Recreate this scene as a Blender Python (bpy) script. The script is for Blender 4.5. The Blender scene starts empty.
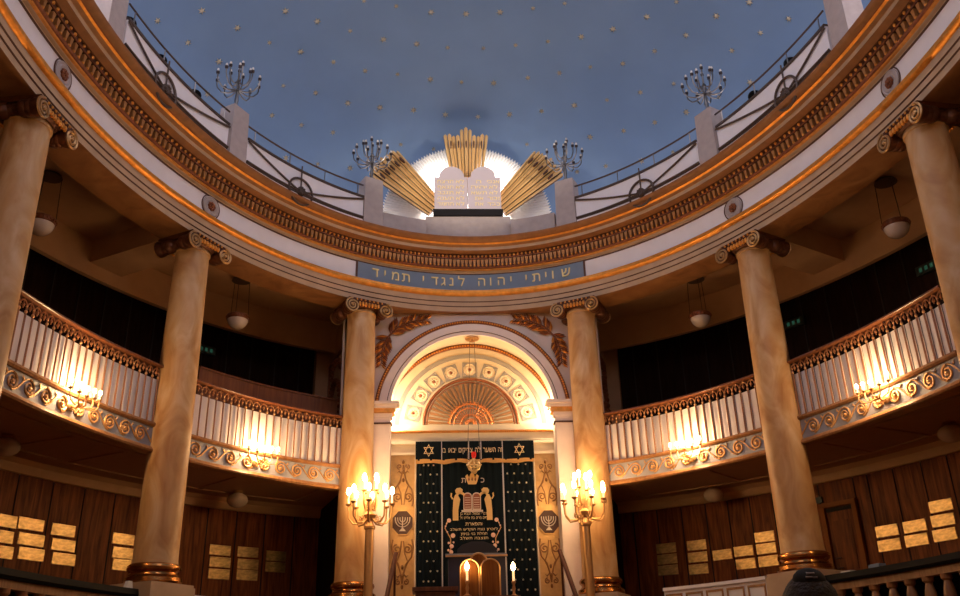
import bpy, bmesh, math, random
from mathutils import Matrix, Vector
from mathutils.geometry import tessellate_polygon
random.seed(7)
PI = math.pi
sin, cos, hyp = math.sin, math.cos, math.hypot
SC = bpy.context.scene
COL = SC.collection

# ------------------------------------------------------------------ plan of the oval hall (metres)
EA, EB, EY = 7.0304, 9.7165, 9.6262          # column oval: half width, half depth, centre y
TA, TB, TC = 0.3637, 0.9030, 1.3830          # column positions on the oval
GF = 2.2                                      # floor of ambulatory and ark platform


def ell(t, d=0.0):
    nx, ny = sin(t) / EA, cos(t) / EB
    n = hyp(nx, ny)
    return EA * sin(t) - d * nx / n, EY + EB * cos(t) - d * ny / n


def head(t):                                  # z rotation so that local +Y points outward
    nx, ny = sin(t) / EA, cos(t) / EB
    return -math.atan2(nx, ny)


def RF(t, d=0.0, z=0.0):
    x, y = ell(t, d)
    return Matrix.Translation((x, y, z)) @ Matrix.Rotation(head(t), 4, 'Z')


def rp(t, d, z):
    x, y = ell(t, d)
    return Vector((x, y, z))


# ------------------------------------------------------------------ materials
def newmat(name):
    m = bpy.data.materials.new(name)
    m.use_nodes = True
    nt = m.node_tree
    return m, nt, nt.nodes['Principled BSDF']


def mat(name, col, rough=.6, metal=0., bump=0., bscale=30., var=0., vscale=4., emit=None, estr=0., spec=.5, stretch=None, alpha=None, coat=0):
    m, nt, p = newmat(name)
    p.inputs['Base Color'].default_value = (*col, 1)
    p.inputs['Roughness'].default_value = rough
    p.inputs['Metallic'].default_value = metal
    p.inputs['Specular IOR Level'].default_value = spec
    if coat:
        p.inputs['Coat Weight'].default_value = coat
        p.inputs['Coat Roughness'].default_value = .15
    if emit:
        p.inputs['Emission Color'].default_value = (*emit, 1)
        p.inputs['Emission Strength'].default_value = estr
    tc = nt.nodes.new('ShaderNodeTexCoord')
    mp = nt.nodes.new('ShaderNodeMapping')
    nt.links.new(tc.outputs['Object'], mp.inputs['Vector'])
    if stretch:
        mp.inputs['Scale'].default_value = stretch
    if var > 0:
        n = nt.nodes.new('ShaderNodeTexNoise')
        n.inputs['Scale'].default_value = vscale
        n.inputs['Detail'].default_value = 5
        nt.links.new(mp.outputs['Vector'], n.inputs['Vector'])
        r = nt.nodes.new('ShaderNodeValToRGB')
        r.color_ramp.elements[0].position = .3
        r.color_ramp.elements[1].position = .7
        r.color_ramp.elements[0].color = (*[c * (1 - var) for c in col], 1)
        r.color_ramp.elements[1].color = (*[min(1, c * (1 + var)) for c in col], 1)
        nt.links.new(n.outputs['Fac'], r.inputs['Fac'])
        nt.links.new(r.outputs['Color'], p.inputs['Base Color'])
    if bump > 0:
        n2 = nt.nodes.new('ShaderNodeTexNoise')
        n2.inputs['Scale'].default_value = bscale
        n2.inputs['Detail'].default_value = 3
        nt.links.new(mp.outputs['Vector'], n2.inputs['Vector'])
        b = nt.nodes.new('ShaderNodeBump')
        b.inputs['Strength'].default_value = bump
        b.inputs['Distance'].default_value = .02
        nt.links.new(n2.outputs['Fac'], b.inputs['Height'])
        nt.links.new(b.outputs['Normal'], p.inputs['Normal'])
    return m


def marble(name, c1, c2, c3, rough=.35, scale=1.1):
    m, nt, p = newmat(name)
    tc = nt.nodes.new('ShaderNodeTexCoord')
    oi = nt.nodes.new('ShaderNodeObjectInfo')
    mp = nt.nodes.new('ShaderNodeMapping')
    mp.inputs['Rotation'].default_value = (.5, .7, .3)
    mp.inputs['Scale'].default_value = (1.3, 1.3, .55)
    ad = nt.nodes.new('ShaderNodeVectorMath')
    ad.operation = 'ADD'
    nt.links.new(tc.outputs['Object'], ad.inputs[0])
    nt.links.new(oi.outputs['Random'], ad.inputs[1])
    nt.links.new(ad.outputs[0], mp.inputs['Vector'])
    n = nt.nodes.new('ShaderNodeTexNoise')
    n.inputs['Scale'].default_value = scale
    n.inputs['Detail'].default_value = 8
    n.inputs['Distortion'].default_value = 1.6
    nt.links.new(mp.outputs['Vector'], n.inputs['Vector'])
    r = nt.nodes.new('ShaderNodeValToRGB')
    e = r.color_ramp.elements
    e[0].position, e[0].color = .3, (*c1, 1)
    e[1].position, e[1].color = .72, (*c3, 1)
    k = e.new(.5)
    k.color = (*c2, 1)
    nt.links.new(n.outputs['Fac'], r.inputs['Fac'])
    nt.links.new(r.outputs['Color'], p.inputs['Base Color'])
    p.inputs['Roughness'].default_value = rough
    return m


def woodmat(name, c1, c2, rough=.4, sc=(14, 14, 1.2), coat=.1, spec=.4):
    m, nt, p = newmat(name)
    tc = nt.nodes.new('ShaderNodeTexCoord')
    mp = nt.nodes.new('ShaderNodeMapping')
    mp.inputs['Scale'].default_value = sc
    nt.links.new(tc.outputs['Object'], mp.inputs['Vector'])
    n = nt.nodes.new('ShaderNodeTexNoise')
    n.inputs['Scale'].default_value = 1.0
    n.inputs['Detail'].default_value = 6
    n.inputs['Distortion'].default_value = .8
    nt.links.new(mp.outputs['Vector'], n.inputs['Vector'])
    r = nt.nodes.new('ShaderNodeValToRGB')
    r.color_ramp.elements[0].position = .32
    r.color_ramp.elements[1].position = .68
    r.color_ramp.elements[0].color = (*c1, 1)
    r.color_ramp.elements[1].color = (*c2, 1)
    nt.links.new(n.outputs['Fac'], r.inputs['Fac'])
    nt.links.new(r.outputs['Color'], p.inputs['Base Color'])
    p.inputs['Roughness'].default_value = rough
    p.inputs['Specular IOR Level'].default_value = spec
    p.inputs['Coat Weight'].default_value = coat
    p.inputs['Coat Roughness'].default_value = .25
    return m


M = {}
M['stone'] = mat('pink_stone', (.51, .34, .21), .6, bump=.15, var=.10, vscale=3)
M['pier'] = mat('grey_stone', (.44, .36, .34), .7, bump=.2, var=.08, vscale=6)
M['white'] = mat('white_paint', (.86, .79, .80), .5, var=.03)
M['plaster'] = mat('lilac_plaster', (.76, .62, .56), .7, var=.05)
M['archpink'] = mat('pink_plaster', (.88, .73, .67), .6, var=.04)
M['cream'] = mat('cream_plaster', (.78, .64, .44), .6, var=.04)
M['gold'] = mat('gilding', (.76, .31, .055), .36, metal=.65, bump=.15, bscale=40, var=.18, vscale=9)
M['capred'] = mat('dark_red_gilding', (.11, .035, .014), .4, metal=.4, bump=.3, bscale=60, var=.3, vscale=14)
M['volute'] = mat('scroll_gilding', (.54, .31, .13), .4, metal=.6)
M['brightgold'] = mat('bright_gold', (.80, .58, .30), .36, metal=.7)
M['stargold'] = mat('tarnished_gold', (.66, .55, .38), .4, metal=.5)
M['redgold'] = mat('red_gilding', (.24, .075, .028), .42, metal=.45, bump=.3, bscale=60, var=.3, vscale=14)
M['ochre'] = mat('ochre_paint', (.27, .105, .032), .5, var=.16, vscale=6, bump=.05)
M['redgilt'] = mat('coppery_gilding', (.55, .19, .06), .4, metal=.6)
M['corbel'] = mat('corbel_gilding', (.46, .20, .06), .45, metal=.3)
M['basegold'] = mat('bronze_gilding', (.50, .22, .065), .24, metal=.95, bump=.1, bscale=30, var=.2, vscale=9)
M['crown'] = mat('cream_moulding', (.66, .42, .25), .7, var=.05)
M['darkline'] = mat('brown_line', (.10, .04, .025), .7)
M['lunground'] = mat('beige_ground', (.42, .34, .24), .7)
M['grey'] = mat('grey_band', (.30, .27, .24), .7)
M['dome'] = mat('blue_plaster', (.175, .275, .455), .9, var=.05, vscale=.8, bump=.04, spec=.2)
M['panelblue'] = mat('blue_panel', (.19, .25, .34), .6, var=.05)
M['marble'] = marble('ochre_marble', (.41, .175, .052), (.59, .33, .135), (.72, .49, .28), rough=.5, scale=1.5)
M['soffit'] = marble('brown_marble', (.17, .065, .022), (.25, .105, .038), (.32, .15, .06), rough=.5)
M['ceil'] = mat('tan_plaster', (.47, .27, .15), .8, var=.05)
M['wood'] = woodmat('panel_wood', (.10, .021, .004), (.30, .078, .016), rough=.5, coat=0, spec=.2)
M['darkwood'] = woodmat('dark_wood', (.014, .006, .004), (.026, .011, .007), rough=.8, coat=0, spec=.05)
M['oak'] = woodmat('warm_wood', (.26, .11, .04), (.40, .19, .075))
M['redwood'] = woodmat('rail_wood', (.13, .04, .02), (.22, .08, .03), rough=.3)
M['darkrail'] = mat('dark_red_rail', (.085, .020, .009), .6, spec=.2)
M['doorframe'] = mat('door_frame_wood', (.30, .105, .03), .6, spec=.15)
M['groove'] = mat('groove_black', (.015, .007, .004), .8)
M['slat'] = mat('white_slat', (.84, .74, .69), .5)
M['rod'] = mat('bronze_rod', (.30, .13, .06), .45, metal=.3)
M['frieze'] = mat('grey_lilac_frieze', (.30, .29, .33), .6)
M['arcade'] = mat('coppery_metal', (.40, .17, .07), .45, metal=.4)
M['scroll'] = mat('gilt_scroll', (.70, .38, .16), .4, metal=.6)
M['brass'] = mat('brass_plate', (.62, .42, .20), .30, metal=1, bump=.6, bscale=6, stretch=(1, 1, 5), var=.3, vscale=4)
M['brassdull'] = mat('brass_old', (.60, .34, .14), .38, metal=.8)
M['iron'] = mat('dark_iron', (.10, .065, .05), .5, metal=.4)
M['black'] = mat('black_lacquer', (.005, .004, .005), .6, spec=.08)
M['silver'] = mat('silver', (.26, .245, .24), .35, metal=1)
M['socket'] = mat('dark_socket', (.06, .045, .045), .4, metal=.5)
M['bulboff'] = mat('clear_bulb', (.75, .70, .66), .15)
M['bulb'] = mat('lit_bulb', (1, .8, .5), .5, emit=(1, .66, .30), estr=45)
M['flame'] = mat('lit_flame_bulb', (1, .8, .5), .5, emit=(1, .62, .25), estr=45)
M['candle'] = mat('candle_tube', (.9, .78, .55), .5, emit=(1, .6, .25), estr=1.2)
M['velvet'] = mat('dark_velvet', (.003, .0072, .0105), .9, var=.35, vscale=5, stretch=(6, 6, .4), spec=.15)
M['embroid'] = mat('gold_thread', (.80, .50, .18), .45, metal=.5)
M['silverthread'] = mat('silver_thread', (.62, .50, .42), .5, metal=.3)
M['redthread'] = mat('red_ground', (.26, .08, .04), .8)
M['fringe'] = mat('gold_fringe', (.62, .34, .10), .6, metal=.3, bump=.5, bscale=120, stretch=(1, 1, .05))
M['rose'] = mat('pale_flower', (.78, .50, .40), .7)
M['silverstar'] = mat('pale_gold_thread', (.85, .74, .55), .5, metal=.2)
M['ribbon'] = mat('silver_braid', (.50, .46, .46), .5, metal=.3)
M['relief'] = mat('gilt_relief_ground', (.62, .36, .13), .45, metal=.45, bump=.2, bscale=25, var=.12, vscale=8)
M['reliefline'] = mat('gilt_relief_line', (.30, .14, .045), .45, metal=.4)
M['medal'] = mat('brown_medallion', (.065, .02, .009), .6)
M['raywhite'] = mat('white_ray', (.92, .90, .88), .5)
M['raygold'] = mat('ray_gold', (.92, .58, .24), .45, metal=.1)
M['rayedge'] = mat('ray_brown', (.13, .055, .016), .5)
M['tablet'] = mat('tablet_lilac', (.60, .51, .55), .7)
M['letter'] = mat('gold_letter', (.86, .66, .38), .4, metal=.15)
M['tabletter'] = mat('tablet_letter', (1.0, .80, .38), .5, metal=0)
M['plinth'] = mat('black_plinth', (.02, .018, .02), .9, spec=.1)
M['bowl'] = mat('opal_glass', (.72, .58, .48), .25)
M['chain'] = mat('chain_brown', (.10, .06, .04), .5, metal=.5)
M['exit'] = mat('exit_green', (.02, .08, .05), .5, emit=(.10, .42, .26), estr=.10)
M['exitback'] = mat('exit_box', (.02, .03, .025), .5)
M['paper'] = mat('white_paper', (.75, .7, .66), .7)
M['red'] = mat('ruby_glass', (.55, .02, .02), .15, emit=(.8, .04, .02), estr=.04)
M['cloth'] = mat('grey_navy_cloth', (.05, .045, .065), .85, var=.1)
M['leather'] = mat('dark_leather', (.018, .012, .012), .5)
M['tabwood'] = woodmat('tablet_wood', (.15, .045, .010), (.24, .085, .02), rough=.15, coat=.5)
M['skin'] = mat('skin', (.55, .32, .23), .55)
M['hair'] = mat('dark_hair', (.03, .020, .016), .6, bump=.6, bscale=90)
M['kippah'] = mat('black_cap', (.012, .012, .014), .8)
M['kippahwhite'] = mat('white_stitch', (.5, .47, .48), .8)
M['coat'] = mat('dark_jacket', (.03, .03, .035), .85)
M['floor'] = mat('floor_parquet', (.22, .12, .06), .4, var=.2)
M['carpet'] = mat('red_carpet', (.20, .06, .04), .9)


# ------------------------------------------------------------------ mesh builder
class MB:
    def __init__(s):
        s.v, s.f, s.m = [], [], []

    def add(s, vs, fs, mi=0, X=None):
        b = len(s.v)
        s.v += [(X @ Vector(v)) if X is not None else Vector(v) for v in vs]
        s.f += [tuple(i + b for i in f) for f in fs]
        s.m += [mi] * len(fs)
        return s

    def box(s, c, size, mi=0, X=None):
        x, y, z = [q / 2 for q in size]
        vs = [(c[0] + i * x, c[1] + j * y, c[2] + k * z) for k in (-1, 1) for j in (-1, 1) for i in (-1, 1)]
        return s.add(vs, [(0, 2, 3, 1), (4, 5, 7, 6), (0, 1, 5, 4), (2, 6, 7, 3), (0, 4, 6, 2), (1, 3, 7, 5)], mi, X)

    def frustum(s, c, s0, s1, h, mi=0, X=None):      # box tapering from size s0 (x, y) to s1 over height h, base centre c
        vs = []
        for z, (a, b) in ((0, s0), (h, s1)):
            vs += [(c[0] + i * a / 2, c[1] + j * b / 2, c[2] + z) for j in (-1, 1) for i in (-1, 1)]
        return s.add(vs, [(0, 2, 3, 1), (4, 5, 7, 6), (0, 1, 5, 4), (2, 6, 7, 3), (0, 4, 6, 2), (1, 3, 7, 5)], mi, X)

    def lathe(s, prof, n=24, mi=0, X=None, a0=0, a1=2 * PI, mis=None):
        full = abs(a1 - a0 - 2 * PI) < 1e-6
        cnt = n if full else n + 1
        vs = [(r * cos(a0 + (a1 - a0) * i / n), r * sin(a0 + (a1 - a0) * i / n), z) for i in range(cnt) for r, z in prof]
        k = len(prof)
        b = len(s.v)
        s.v += [(X @ Vector(v)) if X is not None else Vector(v) for v in vs]
        for i in range(n):
            j = (i + 1) % cnt
            for q in range(k - 1):
                s.f.append((b + i * k + q, b + j * k + q, b + j * k + q + 1, b + i * k + q + 1))
                s.m.append(mis[q] if mis else mi)
        return s

    def ball(s, c, r, mi=0, X=None, n=10, k=6, sz=1.):
        prof = [(max(1e-4, r * sin(PI * i / k)), -r * sz * cos(PI * i / k)) for i in range(k + 1)]
        T = Matrix.Translation(c)
        return s.lathe(prof, n, mi, (X @ T) if X is not None else T)

    def tube(s, pts, r, mi=0, X=None, n=6, closed=False, caps=True):
        P = [Vector(p) for p in pts]
        N = len(P)
        rs = r if isinstance(r, (list, tuple)) else [r] * N
        vs = []
        up = Vector((0, 0, 1))
        prev = None
        for i in range(N):
            if closed:
                t = P[(i + 1) % N] - P[i - 1]
            else:
                t = P[min(i + 1, N - 1)] - P[max(i - 1, 0)]
            t = t.normalized() if t.length > 1e-9 else Vector((0, 0, 1))
            if prev is None:
                ref = up if abs(t.z) < .9 else Vector((1, 0, 0))
                a = t.cross(ref).normalized()
            else:
                a = (prev - t * prev.dot(t))
                a = a.normalized() if a.length > 1e-6 else t.orthogonal().normalized()
            prev = a
            b = t.cross(a)
            vs += [P[i] + (a * cos(2 * PI * j / n) + b * sin(2 * PI * j / n)) * rs[i] for j in range(n)]
        fs = []
        for i in range(N if closed else N - 1):
            for j in range(n):
                i2 = (i + 1) % N
                fs.append((i * n + j, i * n + (j + 1) % n, i2 * n + (j + 1) % n, i2 * n + j))
        if caps and not closed:
            fs += [tuple(range(n - 1, -1, -1)), tuple((N - 1) * n + j for j in range(n))]
        return s.add(vs, fs, mi, X)

    def prism(s, poly, y0, y1, mi=0, X=None):         # polygon in x,z extruded along y
        n = len(poly)
        vs = [(x, y0, z) for x, z in poly] + [(x, y1, z) for x, z in poly]
        fs = [tuple(range(n)), tuple(range(2 * n - 1, n - 1, -1))] + [(i, i + n, (i + 1) % n + n, (i + 1) % n) for i in range(n)]
        return s.add(vs, fs, mi, X)

    def ring(s, prof, ts, mis=None, mi=0, cap=True, closed=False):   # sweep profile of (d, z) along the oval
        k = len(prof)
        vs = [rp(t, d, z) for t in ts for d, z in prof]
        b = len(s.v)
        s.v += vs
        n = len(ts)
        for i in range(n if closed else n - 1):
            j = (i + 1) % n
            for q in range(k - 1):
                s.f.append((b + i * k + q, b + j * k + q, b + j * k + q + 1, b + i * k + q + 1))
                s.m.append(mis[q] if mis else mi)
        if cap and not closed:
            s.f += [tuple(b + q for q in range(k - 1, -1, -1)), tuple(b + (n - 1) * k + q for q in range(k))]
            s.m += [mis[0] if mis else mi] * 2
        return s

    def rbar(s, t0, t1, d0, d1, z0, z1, n=24, mi=0):
        ts = [t0 + (t1 - t0) * i / n for i in range(n + 1)]
        return s.ring([(d0, z0), (d1, z0), (d1, z1), (d0, z1), (d0, z0)], ts, mi=mi)


ORG = {}


def link(o):
    COL.objects.link(o)
    return o


def obj(name, mb, mats, parent=None, label=None, world=False, smooth=True, kind=None, shadow=True):
    me = bpy.data.meshes.new(name)
    vs = mb.v
    if parent is not None and world:
        r = parent
        while r.parent is not None:
            r = r.parent
        inv = (Matrix.Translation(r.location) @ Matrix.Rotation(r.rotation_euler.z, 4, 'Z')).inverted()
        vs = [inv @ v for v in vs]
    me.from_pydata([tuple(v) for v in vs], [], mb.f)
    mats = mats if isinstance(mats, (list, tuple)) else [mats]
    for m in mats:
        me.materials.append(M[m])
    if len(mats) > 1:
        me.polygons.foreach_set('material_index', mb.m)
    bm = bmesh.new()
    bm.from_mesh(me)
    bmesh.ops.recalc_face_normals(bm, faces=bm.faces)
    bm.to_mesh(me)
    bm.free()
    if smooth:
        me.polygons.foreach_set('use_smooth', [True] * len(me.polygons))
        me.set_sharp_from_angle(angle=math.radians(38))
    me.update()
    o = link(bpy.data.objects.new(name, me))
    if parent is not None:
        o.parent = parent
    if label:
        o['label'] = label
    if kind:
        o['kind'] = kind
    return o


def thing(name, label, cat, loc=(0, 0, 0), rz=0., group=None):
    o = link(bpy.data.objects.new(name, None))
    o.empty_display_size = .2
    o.location = loc
    o.rotation_euler = (0, 0, rz)
    o['label'], o['category'] = label, cat
    if group:
        o['group'] = group
    return o


def tag(o, label, cat, group=None):
    o['label'], o['category'] = label, cat
    if group:
        o['group'] = group
    return o


def struct(name, mb, mats, smooth=True):
    return obj(name, mb, mats, None, None, False, smooth, 'structure')


def dup(root, loc, rz=None, label=None, group=None):
    r = link(root.copy())
    r.location = loc
    if rz is not None:
        r.rotation_euler = (0, 0, rz)
    if label:
        r['label'] = label
    if group:
        r['group'] = group
    for ch in list(root.children):
        c = link(ch.copy())
        c.parent = r
        for g in list(ch.children):
            e = link(g.copy())
            e.parent = c
    return r


def lin(a, b, n):
    return [a + (b - a) * i / n for i in range(n + 1)]


def arc(cx, cz, r, a0, a1, n, y=0.):
    return [Vector((cx + r * cos(a), y, cz + r * sin(a))) for a in lin(a0, a1, n)]


_glyph = {}


def glyph(ch):
    """outline mesh of one letter, height-normalised font units: (verts2d, faces, width)"""
    if ch in _glyph:
        return _glyph[ch]
    cu = bpy.data.curves.new('lettering', 'FONT')
    cu.body = ch
    cu.size = 1.0
    cu.resolution_u = 3
    cu.fill_mode = 'NONE'
    o = link(bpy.data.objects.new('lettering', cu))
    dg = bpy.context.evaluated_depsgraph_get()
    me = bpy.data.meshes.new_from_object(o.evaluated_get(dg))
    vs = [(v.co.x, v.co.y) for v in me.vertices]
    nxt = {}
    for ed in me.edges:
        i, j = ed.vertices
        nxt.setdefault(i, []).append(j)
        nxt.setdefault(j, []).append(i)
    seen, loops = set(), []
    for i0 in range(len(vs)):
        if i0 in seen or i0 not in nxt:
            continue
        lp, cur, prv = [], i0, None
        while cur not in seen:
            seen.add(cur)
            lp.append(cur)
            nn = [q for q in nxt[cur] if q != prv]
            prv, cur = cur, (min(nn, key=lambda q: (q in seen, q)) if nn else cur)
        if len(lp) > 2:
            loops.append(lp)

    def area(lp):
        return sum(vs[lp[k - 1]][0] * vs[lp[k]][1] - vs[lp[k]][0] * vs[lp[k - 1]][1] for k in range(len(lp))) / 2

    def inside(p, lp):
        c = False
        for k in range(len(lp)):
            (xa, ya), (xb, yb) = vs[lp[k - 1]], vs[lp[k]]
            if (ya > p[1]) != (yb > p[1]) and p[0] < (xb - xa) * (p[1] - ya) / (yb - ya) + xa:
                c = not c
        return c
    fs = []
    loops.sort(key=lambda l: -abs(area(l)))
    holes = [l for k, l in enumerate(loops) if any(all(inside(vs[q], o_) for q in l) for o_ in loops[:k])]
    for l in loops:
        if l in holes:
            continue
        grp = [l] + [h for h in holes if inside(vs[h[0]], l)]
        flat = [q for g_ in grp for q in g_]
        for tri in tessellate_polygon([[Vector((vs[q][0], vs[q][1], 0)) for q in g_] for g_ in grp]):
            t3 = [flat[q] for q in tri]
            if area(t3) < 0:
                t3.reverse()
            fs.append(tuple(t3))
    bpy.data.objects.remove(o)
    bpy.data.curves.remove(cu)
    bpy.data.meshes.remove(me)
    x0 = min([v[0] for v in vs] or [0])
    x1 = max([v[0] for v in vs] or [.3])
    _glyph[ch] = ([(x - x0, y) for x, y in vs], fs, x1 - x0)
    return _glyph[ch]


def add_letter(mb, ch, cx, z0, size, y, th=.008, X=None, mi=0, kx=1.0):
    vs, fs, w = glyph(ch)
    n = len(vs)
    V = [((x - w / 2) * size * kx + cx, y - th, yy * size + z0) for x, yy in vs] + [((x - w / 2) * size * kx + cx, y, yy * size + z0) for x, yy in vs]
    edges = {}
    for f in fs:
        for i in range(len(f)):
            e = (f[i], f[(i + 1) % len(f)])
            edges[e] = edges.get(e, 0) + 1
    F = [tuple(f) for f in fs]
    for a, b in list(edges):
        if (b, a) not in edges:
            F.append((a, b, b + n, a + n))
    mb.add(V, F, mi, X)


def hebrew(mb, text, cx, z0, size, y, th=.008, gap=.10, space=.32, X=None, mi=0, fit=None):
    """text in reading order, laid out right to left, centred on cx; fit = total width"""
    ws = [space if c == ' ' else glyph(c)[2] for c in text]
    tot = sum(ws) + gap * (len(text) - 1)
    s = size
    kx = 1.0
    if fit:
        kx = fit / (tot * s)
    x = cx + tot * s * kx / 2
    for c, w in zip(text, ws):
        if c != ' ':
            add_letter(mb, c, x - w * s * kx / 2, z0, s, y, th, X, mi, kx)
        x -= (w + gap) * s * kx


# ================================================================== SETTING
NR = 240
FULL = [2 * PI * i / NR for i in range(NR)]

# entablature ring: architrave, frieze, cornice
b = MB()
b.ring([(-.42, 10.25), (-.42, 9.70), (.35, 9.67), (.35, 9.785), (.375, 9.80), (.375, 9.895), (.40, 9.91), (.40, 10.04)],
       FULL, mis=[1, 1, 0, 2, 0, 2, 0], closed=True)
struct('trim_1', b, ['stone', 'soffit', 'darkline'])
b = MB()
b.ring([(.40, 10.035), (.44, 10.04), (.48, 10.07), (.49, 10.11), (.455, 10.135), (.46, 10.165), (.42, 10.19), (.37, 10.195)], FULL, closed=True)
struct('trim_2', b, ['gold'])
b = MB()
b.ring([(.37, 10.19), (.36, 10.20), (.36, 10.60), (.37, 10.615), (.385, 10.625), (.385, 10.645), (.44, 10.655), (.45, 10.67)], FULL, mis=[0, 0, 1, 1, 2, 2, 2], closed=True)
struct('trim_3', b, ['white', 'darkline', 'stone'])
b = MB()
b.ring([(.45, 10.665), (.49, 10.67), (.50, 10.695), (.53, 10.70), (.545, 10.735), (.50, 10.74), (.485, 10.745), (.485, 10.925), (.57, 10.93), (.575, 10.95), (.57, 10.96), (.57, 11.02),
        (.61, 11.03), (.73, 11.06), (.745, 11.065), (.75, 11.13), (.76, 11.135), (.78, 11.15), (.83, 11.165), (.86, 11.20), (.88, 11.205), (.95, 11.225), (.98, 11.25), (1.0, 11.30), (.95, 11.32), (.3, 11.32)],
       FULL, mis=[0, 0, 4, 4, 0, 1, 1, 1, 4, 4, 1, 1, 2, 2, 3, 3, 2, 2, 0, 4, 2, 2, 2, 2, 2], closed=True)
ND = 420
for i in range(ND):
    t = 2 * PI * i / ND
    if abs(math.atan2(sin(t), cos(t))) < 1.75:
        X = RF(t, .485, 10.75)
        b.frustum((0, -.028, .012), (.030, .05), (.080, .085), .155, 5, X)
        b.ball((0, -.035, .03), .030, 0, X, 6, 5, 1.2)
        b.ball((0, -.095, .238), .030, 0, X, 6, 4, 1.1)
struct('trim_4', b, ['gold', 'capred', 'ochre', 'stone', 'redgold', 'corbel'])

# dome
DA, DB, DZ, DH = 9.03, 11.4165, 12.0, 5.0
b = MB()
k = 20
vs, fs = [], []
for j in range(k + 1):
    ph = (PI / 2) * j / k
    for i in range(96):
        a = 2 * PI * i / 96
        vs.append((DA * cos(ph) * cos(a), EY + DB * cos(ph) * sin(a), DZ + DH * sin(ph)))
for j in range(k):
    for i in range(96):
        fs.append((j * 96 + i, j * 96 + (i + 1) % 96, (j + 1) * 96 + (i + 1) % 96, (j + 1) * 96 + i))
b.add(vs, fs)
vs2 = [(DA * cos(2 * PI * i / 96), EY + DB * sin(2 * PI * i / 96), z) for z in (11.3, 12.0) for i in range(96)]
b.add(vs2, [(i, (i + 1) % 96, 96 + (i + 1) % 96, 96 + i) for i in range(96)])
struct('ceiling', b, ['dome'])

# upper gallery floor (top of the entablature, hidden behind the parapet)
b = MB()
b.ring([(.75, 11.31), (.3, 11.3), (-1.9, 11.3)], FULL, closed=True)
struct('floor_upper', b, ['pier'])

# gallery ceiling with beams and bulkhead
b = MB()
b.ring([(-.42, 10.22), (-2.4, 10.22), (-2.4, 9.44), (-2.52, 9.44), (-2.52, 10.05), (-3.42, 10.05)], FULL, closed=True)
for t in (-TC, -TB, TB, TC):
    X = RF(t)
    b.box((0, 1.4, 9.97), (.8, 1.98, .5), 0, X)
struct('ceiling_gallery', b, ['ceil'], smooth=True)

# gallery floor slab seen from below
T0, T1 = TA + .02, 2 * PI - TA - .02
GT = lin(T0, T1, 200)
b = MB()
b.ring([(-.20, 5.62), (-.20, 5.98), (-3.4, 5.98), (-3.4, 5.74), (-.5, 5.74), (-.45, 5.62), (-.20, 5.62)], GT)
for sg in (-1, 1):
    b.ring([(-1.3, 5.74), (-3.5, 5.74), (-3.5, 5.98), (-1.3, 5.98), (-1.3, 5.74)], lin(sg * .23, sg * (TA + .02), 6))
struct('floor_gallery', b, ['ceil'])
b = MB()
for d in (-.95, -2.55):
    b.ring([(d, 5.745), (d, 5.71), (d - .09, 5.71), (d - .09, 5.745)], GT)
for sgn in (-1, 1):
    for t in (.40, .62, .90, 1.02, 1.24, 1.38):
        X = RF(sgn * t)
        b.box((0, 1.75, 5.735), (.09, 1.7, .04), 0, X)
struct('trim_5', b, ['ceil'])

# crown moulding on the lower back wall
b = MB()
b.ring([(-3.4, 5.52), (-3.25, 5.52), (-3.22, 5.56), (-3.2, 5.67), (-3.12, 5.71), (-3.05, 5.745), (-3.4, 5.745)], GT)
for sg in (-1, 1):
    b.ring([(-3.4, 5.52), (-3.25, 5.52), (-3.22, 5.56), (-3.2, 5.67), (-3.12, 5.71), (-3.05, 5.745), (-3.4, 5.745)], lin(sg * .25, sg * (TA + .02), 6))
struct('trim_6', b, ['crown'])

# outer walls: lower wood panelling, upper dark panelling
def panels(sgn, edges):
    b = MB()
    for t0, t1 in zip(edges[:-1], edges[1:]):
        g = .0014
        b.ring([(-3.34, GF), (-3.34, 5.53)], lin(sgn * (t0 + g), sgn * (t1 - g), 2), mi=0, cap=False)
        for e in (t0 + g, t1 - g):
            b.ring([(-3.34, GF), (-3.34, 5.53)], [sgn * e, sgn * e], mi=0, cap=False)
    b.ring([(-3.37, GF), (-3.37, 5.55)], lin(sgn * edges[0], sgn * edges[-1], 60), mi=1, cap=False)
    return b


eL = [.345 + .0605 * i for i in range(-0, 24)]
eL = [.255, .3155, .376, .438, .498, .559, .6195, .685, .7508, .8112, .8717, .9367] + [.9367 + .0625 * i for i in range(1, 12)]
eR = [.253, .303, .353, .404, .456, .5076, .5545, .6006, .648, .6955, .743, .8134, .8411, .8911, .9440, .9919] + [1.042 + .051 * i for i in range(0, 13)]
b = panels(-1, eL)
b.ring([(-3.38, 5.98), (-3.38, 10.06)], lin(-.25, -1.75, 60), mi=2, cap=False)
for i in range(26):
    X = RF(-(.33 + .0555 * i), -3.38, 0)
    b.box((0, -.012, 8.0), (.03, .02, 4.0), 1, X)
struct('wall_left', b, ['wood', 'groove', 'darkwood'], smooth=False)
b = panels(1, eR)
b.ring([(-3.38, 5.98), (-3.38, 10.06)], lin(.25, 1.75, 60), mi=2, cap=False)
for i in range(26):
    X = RF(.33 + .0555 * i, -3.38, 0)
    b.box((0, -.012, 8.0), (.03, .02, 4.0), 1, X)
struct('wall_right', b, ['wood', 'groove', 'darkwood'], smooth=False)
b = MB()
b.ring([(-3.4, 0), (-3.4, 10.3)], lin(1.6, 2 * PI - 1.6, 80), cap=False)
struct('wall_rear', b, ['wood'])

def endframe(sgn):
    return Matrix.Translation((sgn * 2.62, 18.85, 0)) @ Matrix.Rotation(-sgn * .33, 4, 'Z')


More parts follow.
